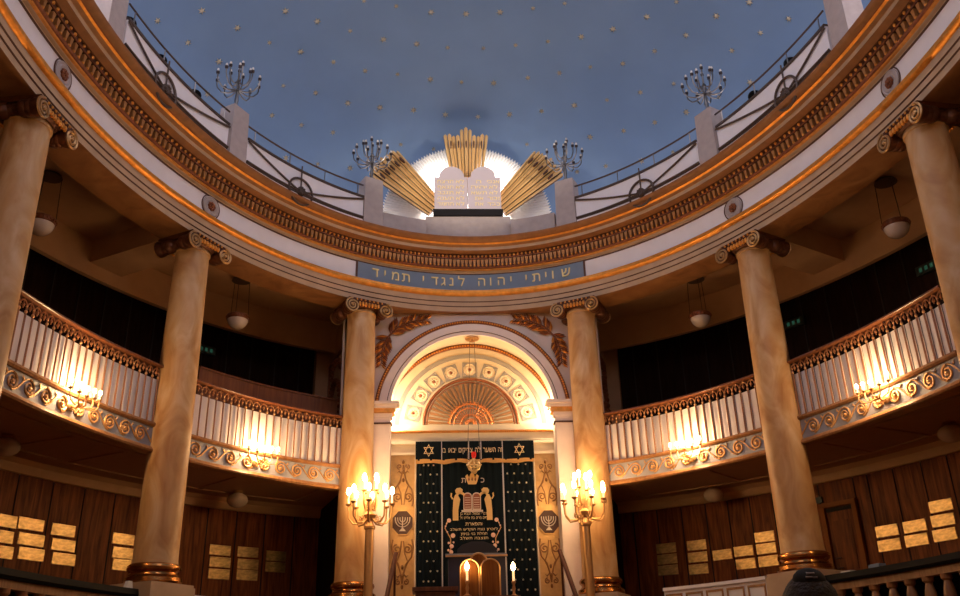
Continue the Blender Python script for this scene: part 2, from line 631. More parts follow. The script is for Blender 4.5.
# radial end walls beside the ark, one storey on the other
for sgn, nm in ((-1, 'wall_left_end'), (1, 'wall_right_end')):
    b = MB()
    X = endframe(sgn)
    b.box((-sgn * .17, 1.75, 7.96), (.30, 3.4, 4.1), 0, X)
    b.box((-sgn * .17, 1.75, 3.9), (.30, 3.4, 3.6), 1, X)
    b.box((sgn * .02, .40, 3.95), (.16, .16, 3.5), 0, X)
    b.box((sgn * .14, 3.06, 7.9), (.34, .30, 3.9), 0, X)
    struct(nm, b, ['ceil', 'darkwood'])

# floors
b = MB()
b.lathe([(.001, -.02), (20, -.02)], 64, 0, Matrix.Translation((0, 9, .02)))
struct('floor', b, ['floor'])
b = MB()
b.ring([(.12, 0), (.12, GF), (-3.45, GF), (-3.45, 0), (.12, 0)], lin(-2.3, 2.3, 160))
struct('floor_ambulatory', b, ['oak'])
b = MB()
b.box((0, 17.25, GF / 2 + .002), (4.3, 3.6, GF + .004))
b.box((0, 18.6, 2.45), (3.6, 1.7, .52))
struct('floor_platform', b, ['carpet'])

# ------------------------------------------------------------------ front wall with the arch
WY, AR, AZ = 19.15, 1.85, 7.30
b = MB()
NA = 48
# face above the springing: between the arch edge and the rectangle
def wallface(y):
    pts_in = [(AR * cos(a), AZ + AR * sin(a)) for a in lin(PI, 0, NA)]
    pts_out = []
    for x, z in pts_in:
        a = math.atan2(z - AZ, x)
        c, s_ = cos(a), sin(a)
        k1 = 2.9 / abs(c) if abs(c) > 1e-6 else 1e9
        k2 = 2.5 / s_ if s_ > 1e-6 else 1e9
        kk = min(k1, k2)
        pts_out.append((kk * c, AZ + kk * s_))
    vs = [(x, y, z) for x, z in pts_in] + [(x, y, z) for x, z in pts_out]
    n = NA + 1
    return vs, [(i, i + 1, n + i + 1, n + i) for i in range(NA)]


vs, fs = wallface(WY)
b.add(vs, fs)
# intrados
vs = [(x, y, z) for y in (WY, 19.5) for x, z in [(AR * cos(a), AZ + AR * sin(a)) for a in lin(PI, 0, NA)]]
b.add(vs, [(i, i + 1, NA + 2 + i, NA + 1 + i) for i in range(NA)], 1)
for sgn in (-1, 1):
    b.box((sgn * 2.36, 19.325, (AZ + GF) / 2), (1.08, .35, AZ - GF), 0)
    b.box((sgn * 2.9, 19.3, AZ + 1.2), (.1, .3, 2.6), 0)
struct('wall_front', b, ['plaster', 'cream'])

# white pier shafts, imposts, archivolt
b = MB()
for sgn in (-1, 1):
    b.box((sgn * 2.02, 19.10, 4.7), (.40, .22, 5.0), 0)
    b.box((sgn * 1.995, 19.09, 7.20), (.42, .24, .10), 0)
    b.box((sgn * 1.98, 19.08, 7.30), (.50, .30, .10), 1)
    b.box((sgn * 1.965, 19.07, 7.39), (.56, .36, .08), 0)
    b.box((sgn * 1.955, 19.05, 7.46), (.64, .42, .07), 0)
    b.box((sgn * 1.995, 19.08, 7.02), (.42, .25, .03), 2)
struct('trim_7', b, ['archpink', 'gold', 'darkline'])
b = MB()
prof = [(1.845, 19.15), (1.845, 19.10), (1.93, 19.09), (1.93, 19.075), (2.10, 19.075), (2.10, 19.15)]
vs = [(r * cos(a), y, AZ + r * sin(a)) for a in lin(PI - .08, .08, 64) for r, y in prof]
for i in range(64):
    pass
n = len(prof)
b.add(vs, [(i * n + q, i * n + q + 1, (i + 1) * n + q + 1, (i + 1) * n + q) for i in range(64) for q in range(n - 1)])
b.tube([(1.925 * cos(a), 19.085, AZ + 1.925 * sin(a)) for a in lin(PI - .08, .08, 64)], .011, 1)
struct('trim_8', b, ['archpink', 'darkline'])
b = MB()
b.tube([(2.15 * cos(a), 19.10, AZ + 2.15 * sin(a)) for a in lin(PI - .09, .09, 64)], .05, 0)
for i in range(110):
    a = .09 + (PI - .18) * (i + .5) / 110
    b.ball((2.15 * cos(a), 19.052, AZ + 2.15 * sin(a)), .024, 1, None, 6, 4)
struct('trim_9', b, ['redgold', 'gold'])

# ------------------------------------------------------------------ niche behind the arch
NB = 20.5
b = MB()
NW = 2.14
# vault + side walls
vs = [(x, y, z) for y in (19.5, NB) for x, z in [(-NW, 6.9)] + [(NW * cos(a), AZ + NW * sin(a)) for a in lin(PI, 0, NA)] + [(NW, 6.9)]]
n = NA + 3
b.add(vs, [(i, i + 1, n + i + 1, n + i) for i in range(n - 1)])
# annulus closing the vault towards the wall
vs = [(r * cos(a), 19.5, AZ + r * sin(a)) for r in (AR, NW) for a in lin(PI, 0, NA)]
b.add(vs, [(i, i + 1, NA + 2 + i, NA + 1 + i) for i in range(NA)])
# back wall
b.prism([(-NW, 6.9)] + [(NW * cos(a), AZ + NW * sin(a)) for a in lin(PI, 0, NA)] + [(NW, 6.9)], NB, NB + .05)
struct('wall_niche', b, ['cream'])
b = MB()
b.tube([(2.09 * cos(a), NB - .03, AZ + 2.09 * sin(a)) for a in lin(PI - .02, .02, 64)], .05, 0)
for i in range(100):
    a = PI * (i + .5) / 100
    b.ball((2.08 * cos(a), NB - .08, AZ + 2.08 * sin(a)), .026, 1, None, 6, 4)
struct('trim_10', b, ['redgold', 'gold'])
b = MB()
vs = [(r * cos(a), y, 7.38 + r * sin(a)) for a in lin(PI, 0, 64) for r, y in ((1.70, NB), (1.70, NB - .03), (1.80, NB - .03), (1.80, NB))]
b.add(vs, [(i * 4 + q, i * 4 + q + 1, i * 4 + q + 5, i * 4 + q + 4) for i in range(64) for q in range(3)])
struct('trim_11', b, ['grey'])
# lower wall of the ark and its cornice (ledge)
b = MB()
b.box((0, 19.62, 4.6), (4.3, .16, 4.6), 0)
struct('wall_ark', b, ['cream'])
b = MB()
b.box((0, 20.02, 7.06), (4.28, 1.05, .12), 0)
b.box((0, 19.62, 6.95), (4.28, .26, .10), 0)
b.box((0, 19.475, 6.955), (3.64, .04, .05), 1)
for i in range(90):
    b.ball((-1.8 + 3.6 * i / 89, 19.452, 6.955), .022, 1, None, 6, 4)
b.box((0, 19.60, 6.83), (4.28, .22, .14), 0)
b.box((0, 19.57, 6.72), (4.28, .16, .07), 0)
struct('trim_12', b, ['cream', 'gold'])

# ================================================================== COLUMNS
def make_column(t, label):
    th = thing('column', label, 'column', (*ell(t), GF), head(t), 'columns of the oval hall')
    z = -GF
    b = MB()
    b.box((0, 0, (3.28 - GF) / 2), (.98, .96, 3.28 - GF))
    b.box((0, 0, 3.30 - GF), (.94, .92, .05))
    obj('pedestal', b, 'stone', th, 'square pinkish stone pedestal')
    b = MB()
    b.lathe([(.3, 3.32), (.455, 3.325), (.475, 3.36), (.465, 3.42), (.42, 3.445), (.40, 3.47), (.39, 3.50), (.405, 3.525), (.43, 3.54), (.44, 3.575), (.43, 3.615), (.40, 3.64), (.38, 3.65), (.3, 3.655)], 48)
    for v in b.v: v.z -= GF
    obj('base', b, 'basegold', th, 'gilded double ring base')
    b = MB()
    prof = [(.378, 3.64), (.366, 3.72)]
    for i in range(1, 13):
        f = i / 12
        prof.append((.362 - .050 * (f ** 1.6), 3.72 + 5.70 * f))
    prof += [(.335, 9.43), (.335, 9.47), (.312, 9.48), (.312, 9.52)]
    b.lathe(prof, 48)
    for v in b.v: v.z -= GF
    obj('shaft', b, 'marble', th)
    cap = MB()
    cap.lathe([(.33, 9.50), (.36, 9.50), (.42, 9.54), (.43, 9.575), (.36, 9.60)], 36, 1)
    for i in range(18):
        a = 2 * PI * i / 18
        cap.ball((.425 * cos(a), .425 * sin(a), 9.555), .03, 1, None, 6, 5, 1.3)
    cap.frustum((0, 0, 9.60), (.92, .84), (.98, .88), .075, 1)
    cap.box((0, 0, 9.59), (.76, .84, .07), 1)
    for sy in (-1, 1):
        for i in range(7):
            cap.ball(((i - 3) * .075, sy * .43, 9.555), .034, 0, None, 8, 6, 1.7)
            cap.ball(((i - 3) * .10, sy * .45, 9.645), .022, 0, None, 6, 4, 1.2)
    for v in cap.v: v.z -= GF
    co = obj('capital', cap, ['gold', 'capred'], th, 'red gilt ionic capital')
    for sx in (-1, 1):
        v = MB()
        # bolster running front to back
        for (y0, y1, y2) in ((-.44, -.25, 0), (.44, .25, 0)):
            P = [(sx * .40, y0, 9.50), (sx * .40, y0 * .8, 9.50), (sx * .39, y1, 9.505), (sx * .38, 0, 9.51)]
            v.tube(P, [.165, .15, .11, .085], 1, None, 16)
            for q_ in (.18, .27):
                v.ball((sx * .40, y0 * q_ / .44, 9.50), .14, 1, None, 12, 8)
        for yy, sg in ((-.445, -1), (.445, 1)):
            # spiral relief
            sp = []
            for i in range(56):
                a = i / 55 * 2 * PI * 2.25
                r = .168 * (1 - i / 55 * .82)
                sp.append((sx * .40 + sx * r * cos(PI / 2 + -a), yy + sg * .01, 9.485 + r * sin(PI / 2 - a)))
            v.tube(sp, .022, 0, None, 5)
            v.ball((sx * .40, yy + sg * .01, 9.485), .034, 0, None, 8, 5)
        for q in v.v: q.z -= GF
        obj('volute', v, ['volute', 'capred'], co, 'gilded spiral scroll')
    return th


c0 = make_column(-TA, 'ochre marble column beside the left side of the ark arch')
for t, l in ((TA, 'ochre marble column beside the right side of the ark arch'),
             (-TB, 'ochre marble column on the left between two gallery bays'),
             (TB, 'ochre marble column on the right between two gallery bays'),
             (-TC, 'ochre marble column cut off by the left edge of the photo'),
             (TC, 'ochre marble column cut off by the right edge of the photo')):
    dup(c0, (*ell(t), GF), head(t), l)

# ================================================================== GALLERY FRONTS
def spiral(cx, cz, r0, turns, sg, n=22, a0=0.):
    out = []
    for i in range(n + 1):
        f = i / n
        a = a0 + sg * f * turns * 2 * PI
        r = r0 * (1 - .8 * f)
        out.append((cx + r * cos(a), cz + r * sin(a)))
    return out


def gallery_front(t0, t1, label, nrod=22):
    tm = (t0 + t1) / 2
    th = thing('gallery_balustrade', label, 'balustrade', tuple(rp(tm, -.1, 5.5)), 0, 'white slatted gallery fronts')
    b = MB()
    ts = lin(t0, t1, 32)
    b.ring([(-.22, 5.50), (-.02, 5.50), (.0, 5.53), (-.03, 5.57), (-.06, 5.60), (-.22, 5.60), (-.22, 5.50)], ts)
    obj('bottom_moulding', b, 'oak', th, world=True)
    b = MB()
    b.rbar(t0, t1, -.20, -.09, 5.60, 5.95, 32)
    fr = obj('frieze', b, 'frieze', th, 'grey lilac frieze board', world=True)
    b = MB()
    ns = 9
    for i in range(ns):
        f0 = (i + .5) / ns
        tc = t0 + (t1 - t0) * (.03 + .94 * f0)
        X = RF(tc, -.085, 5.775)
        dirn = -1 if i < ns / 2 else 1
        S = spiral(0, 0, .125, 1.7, dirn, 24, PI / 2)
        b.tube([(x, -.008, z) for x, z in S], [.020] * 12 + [.016] * 13, 0, X, 5)
        b.ball((0, -.01, 0), .03, 0, X, 8, 5)
        if i == 4:
            for k in range(6):
                b.ball((.08 * cos(k), -.01, .08 * sin(k)), .03, 0, X, 6, 4)
        # stem to the next curl with leaves
        wv = [(dirn * (.02 + .34 * q), -.006, .125 * cos(q * PI)) for q in lin(0, 1, 8)]
        b.tube(wv, .014, 0, X, 5)
        for q, sg in ((.3, 1), (.55, -1), (.75, 1)):
            x, z = dirn * (.02 + .34 * q), .125 * cos(q * PI)
            b.tube([(x, -.006, z), (x + dirn * .035, -.01, z + sg * .035), (x + dirn * .045, -.006, z + sg * .07)], [.006, .018, .004], 0, X, 5)
    obj('scroll_ornament', b, 'scroll', fr, 'gilt scrollwork', world=True)
    b = MB()
    b.ring([(-.22, 5.95), (-.05, 5.95), (-.02, 5.98), (-.03, 6.02), (-.22, 6.02), (-.22, 5.95)], ts)
    obj('top_moulding', b, 'oak', th, world=True)
    for i in range(nrod):
        a, c = t0 + (t1 - t0) * i / nrod, t0 + (t1 - t0) * (i + 1) / nrod
        b = MB()
        g = (c - a) * .015
        p0, p1 = (a + g, c - g)
        sg = 1 if tm > 0 else -1
        vs = []
        for z in (6.02, 6.83):
            vs += [rp(p0, -.15, z), rp(p1, -.13, z), rp(p1, -.145, z), rp(p0, -.165, z)]
        b.add(vs, [(0, 1, 5, 4), (1, 2, 6, 5), (2, 3, 7, 6), (3, 0, 4, 7), (4, 5, 6, 7), (3, 2, 1, 0)])
        obj('slat', b, 'slat', th, world=True)
    for i in range(nrod + 1):
        tt = t0 + (t1 - t0) * i / nrod
        tt = min(max(tt, t0 + .002), t1 - .002)
        b = MB()
        p, q = rp(tt, -.10, 6.02), rp(tt, -.10, 6.90)
        b.tube([p, q], .015, 0, None, 6)
        b.ball(rp(tt, -.10, 6.85), .026, 1, None, 8, 5)
        b.ball(rp(tt, -.10, 6.93), .020, 1, None, 8, 5)
        obj('rod', b, ['rod', 'scroll'], th, world=True)
    b = MB()
    for i in range(nrod):
        a, c = t0 + (t1 - t0) * i / nrod, t0 + (t1 - t0) * (i + 1) / nrod
        P = [rp(a + (c - a) * (.5 - .5 * cos(PI * f)), -.10, 6.89 + .12 * sin(PI * f)) for f in lin(0, 1, 8)]
        b.tube(P, .013, 0, None, 5)
        m_ = (a + c) / 2
        b.tube([rp(m_, -.10, 6.88), rp(m_, -.10, 7.04)], .012, 0, None, 5)
        b.ball(rp(m_, -.10, 6.93), .030, 0, None, 6, 4)
    obj('arcade', b, 'arcade', th, 'dark gilt filigree arches', world=True)
    b = MB()
    b.ring([(-.19, 7.035), (-.03, 7.035), (-.01, 7.05), (-.02, 7.08), (-.08, 7.10), (-.16, 7.09), (-.19, 7.07), (-.19, 7.035)], ts)
    obj('handrail', b, 'redwood', th, 'reddish wooden handrail', world=True)
    return th


gB = .039
gallery_front(-TC + .06, -TB - gB, 'white slatted gallery front of the left bay at the photo edge', 22)
gallery_front(-TB + gB, -TA - .036, 'white slatted gallery front between the left column and the left ark column', 22)
gallery_front(TA + .036, TB - gB, 'white slatted gallery front between the right ark column and the right column', 22)
gallery_front(TB + gB, TC - .06, 'white slatted gallery front of the right bay at the photo edge', 22)

# bench back behind the left inner gallery front
b = MB()
b.rbar(-.77, -.385, -.86, -.80, 5.98, 7.655, 24)
b.rbar(-.77, -.385, -.89, -.77, 7.655, 7.69, 24)
o = obj('gallery_bench', b, 'redwood')
tag(o, 'brown wooden bench back behind the left inner gallery front', 'bench')

# ================================================================== SCONCES
def make_sconce(label):
    th = thing('wall_sconce', label, 'sconce', (0, 0, 0), 0, 'lit sconces on the gallery fronts')
    b = MB()
    b.lathe([(.001, -.03), (.06, -.03), (.085, 0), (.06, .02), (.001, .03)], 16, 0, Matrix.Translation((0, -.03, -.02)) @ Matrix.Rotation(PI / 2, 4, 'X'))
    b.tube([(0, -.02, -.02), (0, -.12, -.06), (0, -.2, -.02), (0, -.2, .05)], .016, 0, None, 6)
    b.ball((0, -.2, -.01), .04, 0)
    obj('backplate', b, 'scroll', th)
    for i in range(5):
        x = (i - 2) * .17
        y = -.20 - .10 * cos((i - 2) / 2.2)
        zt = .10 + .02 * abs(i - 2)
        b = MB()
        b.tube([(0, -.2, -.01), (x * .4, -.2 + (y + .2) * .4, -.06), (x * .85, y, -.04), (x, y, .03), (x, y, zt)], .011, 0, None, 6)
        b.lathe([(.008, zt - .02), (.035, zt), (.04, zt + .015), (.008, zt + .015)], 12, 0, Matrix.Translation((x, y, 0)))
        a = obj('arm', b, 'scroll', th)
        b = MB()
        b.lathe([(.014, zt + .01), (.014, zt + .09), (.001, zt + .09)], 10, 0, Matrix.Translation((x, y, 0)))
        obj('candle', b, 'candle', a, 'cream candle tube')
        b = MB()
        b.ball((x, y, zt + .125), .027, 0, None, 10, 8, 1.7)
        obj('bulb', b, 'bulb', a, 'lit flame-shaped bulb')
    return th


SCN = [(-.6572, 'lit gilt sconce on gallery front beside the left ark column'), (-1.154, 'lit gilt sconce on gallery front at far left, nearest the viewer'),
       (.6513, 'lit gilt sconce on gallery front beside the right ark column'), (1.154, 'lit gilt sconce on gallery front at far right, nearest the viewer')]
s0 = None
for t, l in SCN:
    if s0 is None:
        s0 = make_sconce(l)
        s0.location = rp(t, -.085, 5.80)
        s0.rotation_euler = (0, 0, head(t))
    else:
        dup(s0, rp(t, -.085, 5.80), head(t), l)

# ================================================================== FLOOR CANDELABRA
def make_candelabrum(label, loc):
    th = thing('floor_candelabrum', label, 'candelabrum', loc, 0, 'lit floor candelabra flanking the ark')
    b = MB()
    b.lathe([(.001, 0), (.26, 0), (.26, .06), (.20, .10), (.12, .14), (.09, .2), (.09, .22), (.085, 2.35), (.11, 2.37), (.11, 2.42), (.085, 2.45), (.06, 2.52), (.10, 2.58), (.12, 2.64), (.05, 2.70), (.035, 2.78), (.045, 2.95), (.03, 3.0), (.001, 3.0)], 20)
    obj('stand', b, 'brassdull', th)
    k = 0
    for n, R, z0, z1, off in ((8, .43, 2.58, 2.86, .0), (4, .17, 2.85, 3.12, PI / 4)):
        for i in range(n):
            a = 2 * PI * i / n + off
            X = Matrix.Rotation(a, 4, 'Z')
            b = MB()
            P = [(.06, 0, z0), (R * .4, 0, z0 - .10), (R * .75, 0, z0 - .11), (R * .97, 0, z0 - .0), (R, 0, z1 - .12), (R, 0, z1 - .02)]
            b.tube(P, .017, 0, X, 6)
            b.tube([(x * .5 + .1 * R + .03, 0, z) for x, z in spiral(R * .55, z0 - .02, .07, 1.3, 1, 12)], .009, 0, X, 5)
            b.lathe([(.01, z1 - .05), (.055, z1 - .02), (.06, z1), (.01, z1)], 12, 0, X @ Matrix.Translation((R, 0, 0)))
            ar = obj('arm', b, 'brassdull', th)
            b = MB()
            b.lathe([(.019, z1), (.019, z1 + .19), (.001, z1 + .19)], 10, 0, X @ Matrix.Translation((R, 0, 0)))
            obj('candle', b, 'candle', ar, 'cream candle tube')
            b = MB()
            b.ball((R, 0, z1 + .25), .042, 0, X, 10, 8, 2.0)
            obj('bulb', b, 'bulb', ar, 'lit flame-shaped bulb')
    return th


CZ = 4.92 - 2.58
fc = make_candelabrum('tall brass candelabrum with lit candles in front of left ark column', (-2.13, 17.9, GF))
dup(fc, (2.14, 17.9, GF), .2, 'tall brass candelabrum with lit candles in front of right ark column')

# ================================================================== PENDANT AND CEILING LAMPS
def make_pendant(label):
    th = thing('pendant_lamp', label, 'lamp', (0, 0, 0), 0, 'unlit bowl pendants in the upper gallery')
    b = MB()
    b.lathe([(.001, -.24)] + [(.225 * cos(a), -.24 * sin(a)) for a in lin(PI / 2 - .1, 0, 10)] + [(.21, .0), (.001, -.02)], 28)
    obj('glass_bowl', b, 'bowl', th)
    b = MB()
    b.lathe([(.227, -.03), (.24, -.02), (.24, .07), (.227, .08), (.22, .07), (.22, -.03)], 28)
    for i in range(24):
        a = 2 * PI * i / 24
        b.ball((.243 * cos(a), .243 * sin(a), .025), .02, 0, None, 6, 4)
    obj('rim', b, 'redgold', th)
    for i in range(3):
        a = 2 * PI * i / 3 + .5
        b = MB()
        b.tube([(.225 * cos(a), .225 * sin(a), .07), (.19 * cos(a), .19 * sin(a), .93)], .008, 0, None, 5)
        obj('chain', b, 'chain', th)
    b = MB()
    b.lathe([(.001, .92), (.21, .92), (.19, .96), (.10, 1.0), (.001, 1.0)], 16)
    obj('ceiling_rose', b, 'chain', th)
    return th


PEN = [(-1.1557, 9.23, 'unlit glass bowl pendant beside the column at the left photo edge'), (-.6455, 9.22, 'unlit glass bowl pendant in gallery bay beside left ark column'),
       (.6422, 9.20, 'unlit glass bowl pendant in gallery bay beside right ark column'), (1.144, 9.28, 'unlit glass bowl pendant beside the column at the right photo edge')]
p0 = None
for t, z, l in PEN:
    z = 9.22
    if p0 is None:
        p0 = make_pendant(l)
        p0.location = rp(t, -1.3, z)
    else:
        dup(p0, rp(t, -1.3, z), 0, l)


def make_ceiling_bowl(label):
    th = thing('ceiling_lamp', label, 'lamp', (0, 0, 0), 0, 'unlit globe lamps under the gallery')
    b = MB()
    b.lathe([(.001, .0), (.10, 0), (.11, -.04), (.08, -.06), (.001, -.06)], 18)
    obj('mount', b, 'brassdull', th)
    b = MB()
    b.lathe([(.09, -.05)] + [(.225 * cos(a), -.20 + .16 * sin(a)) for a in lin(.9, -PI / 2 + .05, 14)] + [(.001, -.36)], 28)
    obj('glass_globe', b, 'bowl', th)
    return th


q0 = make_ceiling_bowl('round opal globe lamp under gallery at the left photo edge')
q0.location = (-8.05, 15.05, 5.74)
for loc, l in (((-5.14, 19.7, 5.74), 'round opal globe lamp under gallery beside left ark column'), ((5.42, 19.9, 5.74), 'round opal globe lamp under gallery beside right ark column'),
               ((8.22, 14.9, 5.74), 'round opal globe lamp under gallery at the right photo edge')):
    dup(q0, loc, 0, l)

# exit signs
ex = thing('exit_sign', 'dim green exit sign on the dark upper wall, left side', 'sign', tuple(rp(-.6032, -3.30, 9.16)), head(-.6032))
b = MB()
b.box((0, 0, 0), (.50, .07, .20))
obj('housing', b, 'exitback', ex)
b = MB()
for i in range(3):
    b.box((-.13 + .13 * i, -.037, 0), (.07, .004, .09))
obj('pictogram', b, 'exit', ex)
dup(ex, rp(.7572, -3.30, 9.22), head(.7572), 'dim green exit sign right of the right column')
dup(ex, rp(1.0432, -3.30, 9.22), head(1.0432), 'dim green exit sign beside the column at right photo edge')

# ================================================================== BRASS PLAQUES
PL = [(-.9477, 4.643, .50, 'top', 0), (-.949, 4.364, .50, 'middle', 0), (-.9445, 4.099, .50, 'bottom', 0), (-.9009, 4.66, .55, 'top', 1), (-.8957, 4.383, .56, 'middle', 1), (-.8912, 4.128, .55, 'bottom', 1),
      (-.8405, 4.646, .52, 'top', 2), (-.8359, 4.37, .52, 'middle', 2), (-.8314, 4.114, .51, 'bottom', 2), (-.7241, 4.637, .5, 'top', 3), (-.7202, 4.363, .5, 'middle', 3), (-.717, 4.13, .5, 'bottom', 3),
      (-.5272, 4.627, .5, 'top', 4), (-.5252, 4.371, .5, 'middle', 4), (-.5252, 4.115, .5, 'bottom', 4), (-.4693, 4.633, .5, 'top', 5), (-.4674, 4.371, .5, 'middle', 5), (-.4674, 4.133, .5, 'bottom', 5),
      (-.4102, 4.588, .48, 'top', 6), (-.4102, 4.343, .48, 'bottom', 6)]
PR = [(.416, 4.608, .48, 'top', 0), (.416, 4.357, .48, 'middle', 0), (.4153, 4.109, .48, 'bottom', 0), (.4803, 4.603, .46, 'top', 1), (.4797, 4.335, .46, 'middle', 1), (.4784, 4.069, .46, 'bottom', 1),
      (.531, 4.327, .46, 'only', 2), (.5752, 4.353, .46, 'top', 3), (.5759, 4.078, .46, 'bottom', 3), (.6214, 4.601, .47, 'top', 4), (.6214, 4.349, .47, 'middle', 4), (.622, 4.08, .47, 'bottom', 4),
      (.8586, 4.341, .49, 'top', 5), (.8573, 4.066, .49, 'bottom', 5), (.91, 4.339, .49, 'top', 6), (.908, 4.077, .49, 'bottom', 6), (.9633, 4.619, .49, 'top', 7), (.9613, 4.354, .49, 'middle', 7), (.9587, 4.087, .49, 'bottom', 7)]
ORD = ['first', 'second', 'third', 'fourth', 'fifth', 'sixth', 'seventh', 'eighth', 'ninth', 'tenth', 'eleventh', 'twelfth', 'thirteenth', 'fourteenth', 'fifteenth', 'sixteenth', 'seventeenth']
pl0 = None
for side, L in (('left', PL), ('right', PR)):
    for t, z, w, row, c in L:
        lab = '%s brass plaque in the %s column from the left on the %s wood wall' % (row, ORD[c], side)
        loc = rp(t, -3.335, z)
        if pl0 is None:
            pl0 = thing('brass_plaque', lab, 'plaque', tuple(loc), head(t), 'brass memorial plaques on the wood wall')
            b = MB()
            b.frustum((0, 0, 0), (1.0, .225), (.985, .21), .016, 0, Matrix.Rotation(PI / 2, 4, 'X'))
            pp = obj('plate', b, 'brass', pl0)
            b = MB()
            for sx in (-1, 1):
                for sz in (-1, 1):
                    b.ball((sx * .47, -.017, sz * .09), .008, 0, None, 6, 4)
            obj('screw', b, 'brassdull', pl0)
            pl0.scale = (w, 1, 1)
        else:
            r = dup(pl0, loc, head(t), lab)
            r.scale = (w, 1, 1)

# door in the right wall
X = RF(.778, -3.33, 0)
b = MB()
b.box((0, .0, 3.55), (.62, .03, 2.7), 0, X)
for z in (3.0, 4.2):
    b.box((0, -.02, z), (.42, .02, 1.0), 0, X)
d1 = struct('door_1', b, ['wood'])
b = MB()
for sx in (-1, 1):
    b.box((sx * .36, -.03, 3.6), (.10, .10, 2.85), 0, X)
b.box((0, -.03, 5.03), (.82, .10, .10), 0, X)
obj('door_frame', b, 'doorframe', d1)
b = MB()
b.box((0, -.03, 4.93), (.58, .03, .07), 0, X)
obj('door_gap', b, 'groove', d1)
b = MB()
b.tube([(-.24, -.04, 3.75), (-.24, -.09, 3.75), (-.10, -.09, 3.75)], .014, 0, X)
b.tube([(-.24, -.04, 3.95), (-.24, -.09, 3.95), (-.10, -.09, 3.95)], .014, 0, X)
obj('door_handle', b, 'darkline', d1)
# small box sign beside the door
o = obj('wall_box', MB().box((0, -.03, 5.18), (.16, .06, .12), 0, RF(.742, -3.34, 0)), 'exitback')
tag(o, 'small dark box on wood wall above the door', 'box')
# little white switches in the dark corner niches
for t, z, l in ((-.383, 4.60, 'small pale switch on dark wall left of left ark column'), (-.40, 4.33, 'small pale switch on dark wall farther from left ark column')):
    pass

# ================================================================== LOWER BALUSTRADES
def low_rail(t0, t1, label, n):
    tm = (t0 + t1) / 2
    th = thing('parapet_railing', label, 'railing', tuple(rp(tm, .2, GF)), 0, 'low railings in front of the side aisles')
    b = MB()
    b.ring([(.06, 3.06), (.34, 3.06), (.36, 3.10), (.34, 3.19), (.06, 3.19), (.06, 3.06)], lin(t0, t1, 24))
    obj('top_rail', b, 'black', th, 'black lacquered top rail', world=True)
    b = MB()
    b.ring([(.12, 2.95), (.28, 2.95), (.28, 3.06), (.12, 3.06), (.12, 2.95)], lin(t0, t1, 24))
    b.ring([(.12, 2.205), (.28, 2.205), (.28, 2.34), (.12, 2.34), (.12, 2.205)], lin(t0, t1, 24))
    obj('frame', b, 'oak', th, 'warm brown wooden frame', world=True)
    for i in range(n):
        t = t0 + (t1 - t0) * (i + .5) / n
        b = MB()
        x, y = ell(t, .2)
        b.lathe([(.085, 2.33), (.085, 2.40), (.05, 2.44), (.08, 2.52), (.10, 2.62), (.075, 2.76), (.05, 2.86), (.08, 2.89), (.085, 2.955)], 14, 0, Matrix.Translation((x, y, 0)))
        obj('baluster', b, 'oak', th, world=True)
    b = MB()
    b.rbar(t0, t1, .10, .11, 2.3, 2.98, 24)
    obj('backing', b, 'black', th, 'black backing', world=True)
    return th


low_rail(-1.32, -.975, 'black railed wooden balustrade at bottom left', 9)
low_rail(.975, 1.32, 'black railed wooden balustrade with turned balusters at bottom right', 9)


def low_panel(t0, t1, label, top=3.33, body='stone'):
    tm = (t0 + t1) / 2
    th = thing('parapet_wall', label, 'parapet', tuple(rp(tm, .2, GF)), 0)
    b = MB()
    b.rbar(t0, t1, .10, .26, GF + .003, top - .06, 20)
    obj('wall_body', b, body, th, world=True)
    b = MB()
    b.rbar(t0, t1, .06, .30, top - .06, top, 20)
    obj('coping', b, 'white', th, world=True)
    n = 5
    for i in range(n):
        a, c = t0 + (t1 - t0) * (i + .12) / n, t0 + (t1 - t0) * (i + .88) / n
        b = MB()
        for z in (GF + .15, top - .16):
            b.rbar(a, c, .26, .275, z, z + .04, 6)
        for e in (a, c):
            b.rbar(e - .002, e + .002, .26, .275, GF + .15, top - .12, 1)
        obj('panel_moulding', b, 'oak', th, world=True)


low_panel(.553, TB - .075, 'white panelled low wall between right column and right ark column', 3.33, 'white')
low_panel(-TB + .075, -TA - .09, 'white topped low wall between left column and left ark column', 3.2)
for t, z, nm, l, mm, sz in ((-.985, 3.19, 'folded_paper', 'small white paper on the black rail beside the left column', 'paper', (.16, .10, .12)),
                            (1.02, 3.19, 'prayer_book', 'small white book on the black rail beside the right column', 'paper', (.20, .15, .03)),
                            (1.085, 3.19, 'blue_box', 'small blue box on the black rail right of the column', 'panelblue', (.22, .14, .06))):
    X = RF(t, .2, z + sz[2] / 2 + .001)
    b = MB()
    if nm == 'folded_paper':
        b.prism([(-.08, -.06), (.08, -.06), (.05, .06), (-.03, .06)], -.03, .03, 0, X)
    else:
        b.box((0, 0, 0), sz, 0, X)
        b.box((0, -sz[1] * .02, 0), (sz[0] * .97, sz[1] * 1.0, sz[2] * .7), 0, X)
    tag(obj(nm, b, mm), l, nm.replace('_', ' ').split()[-1])

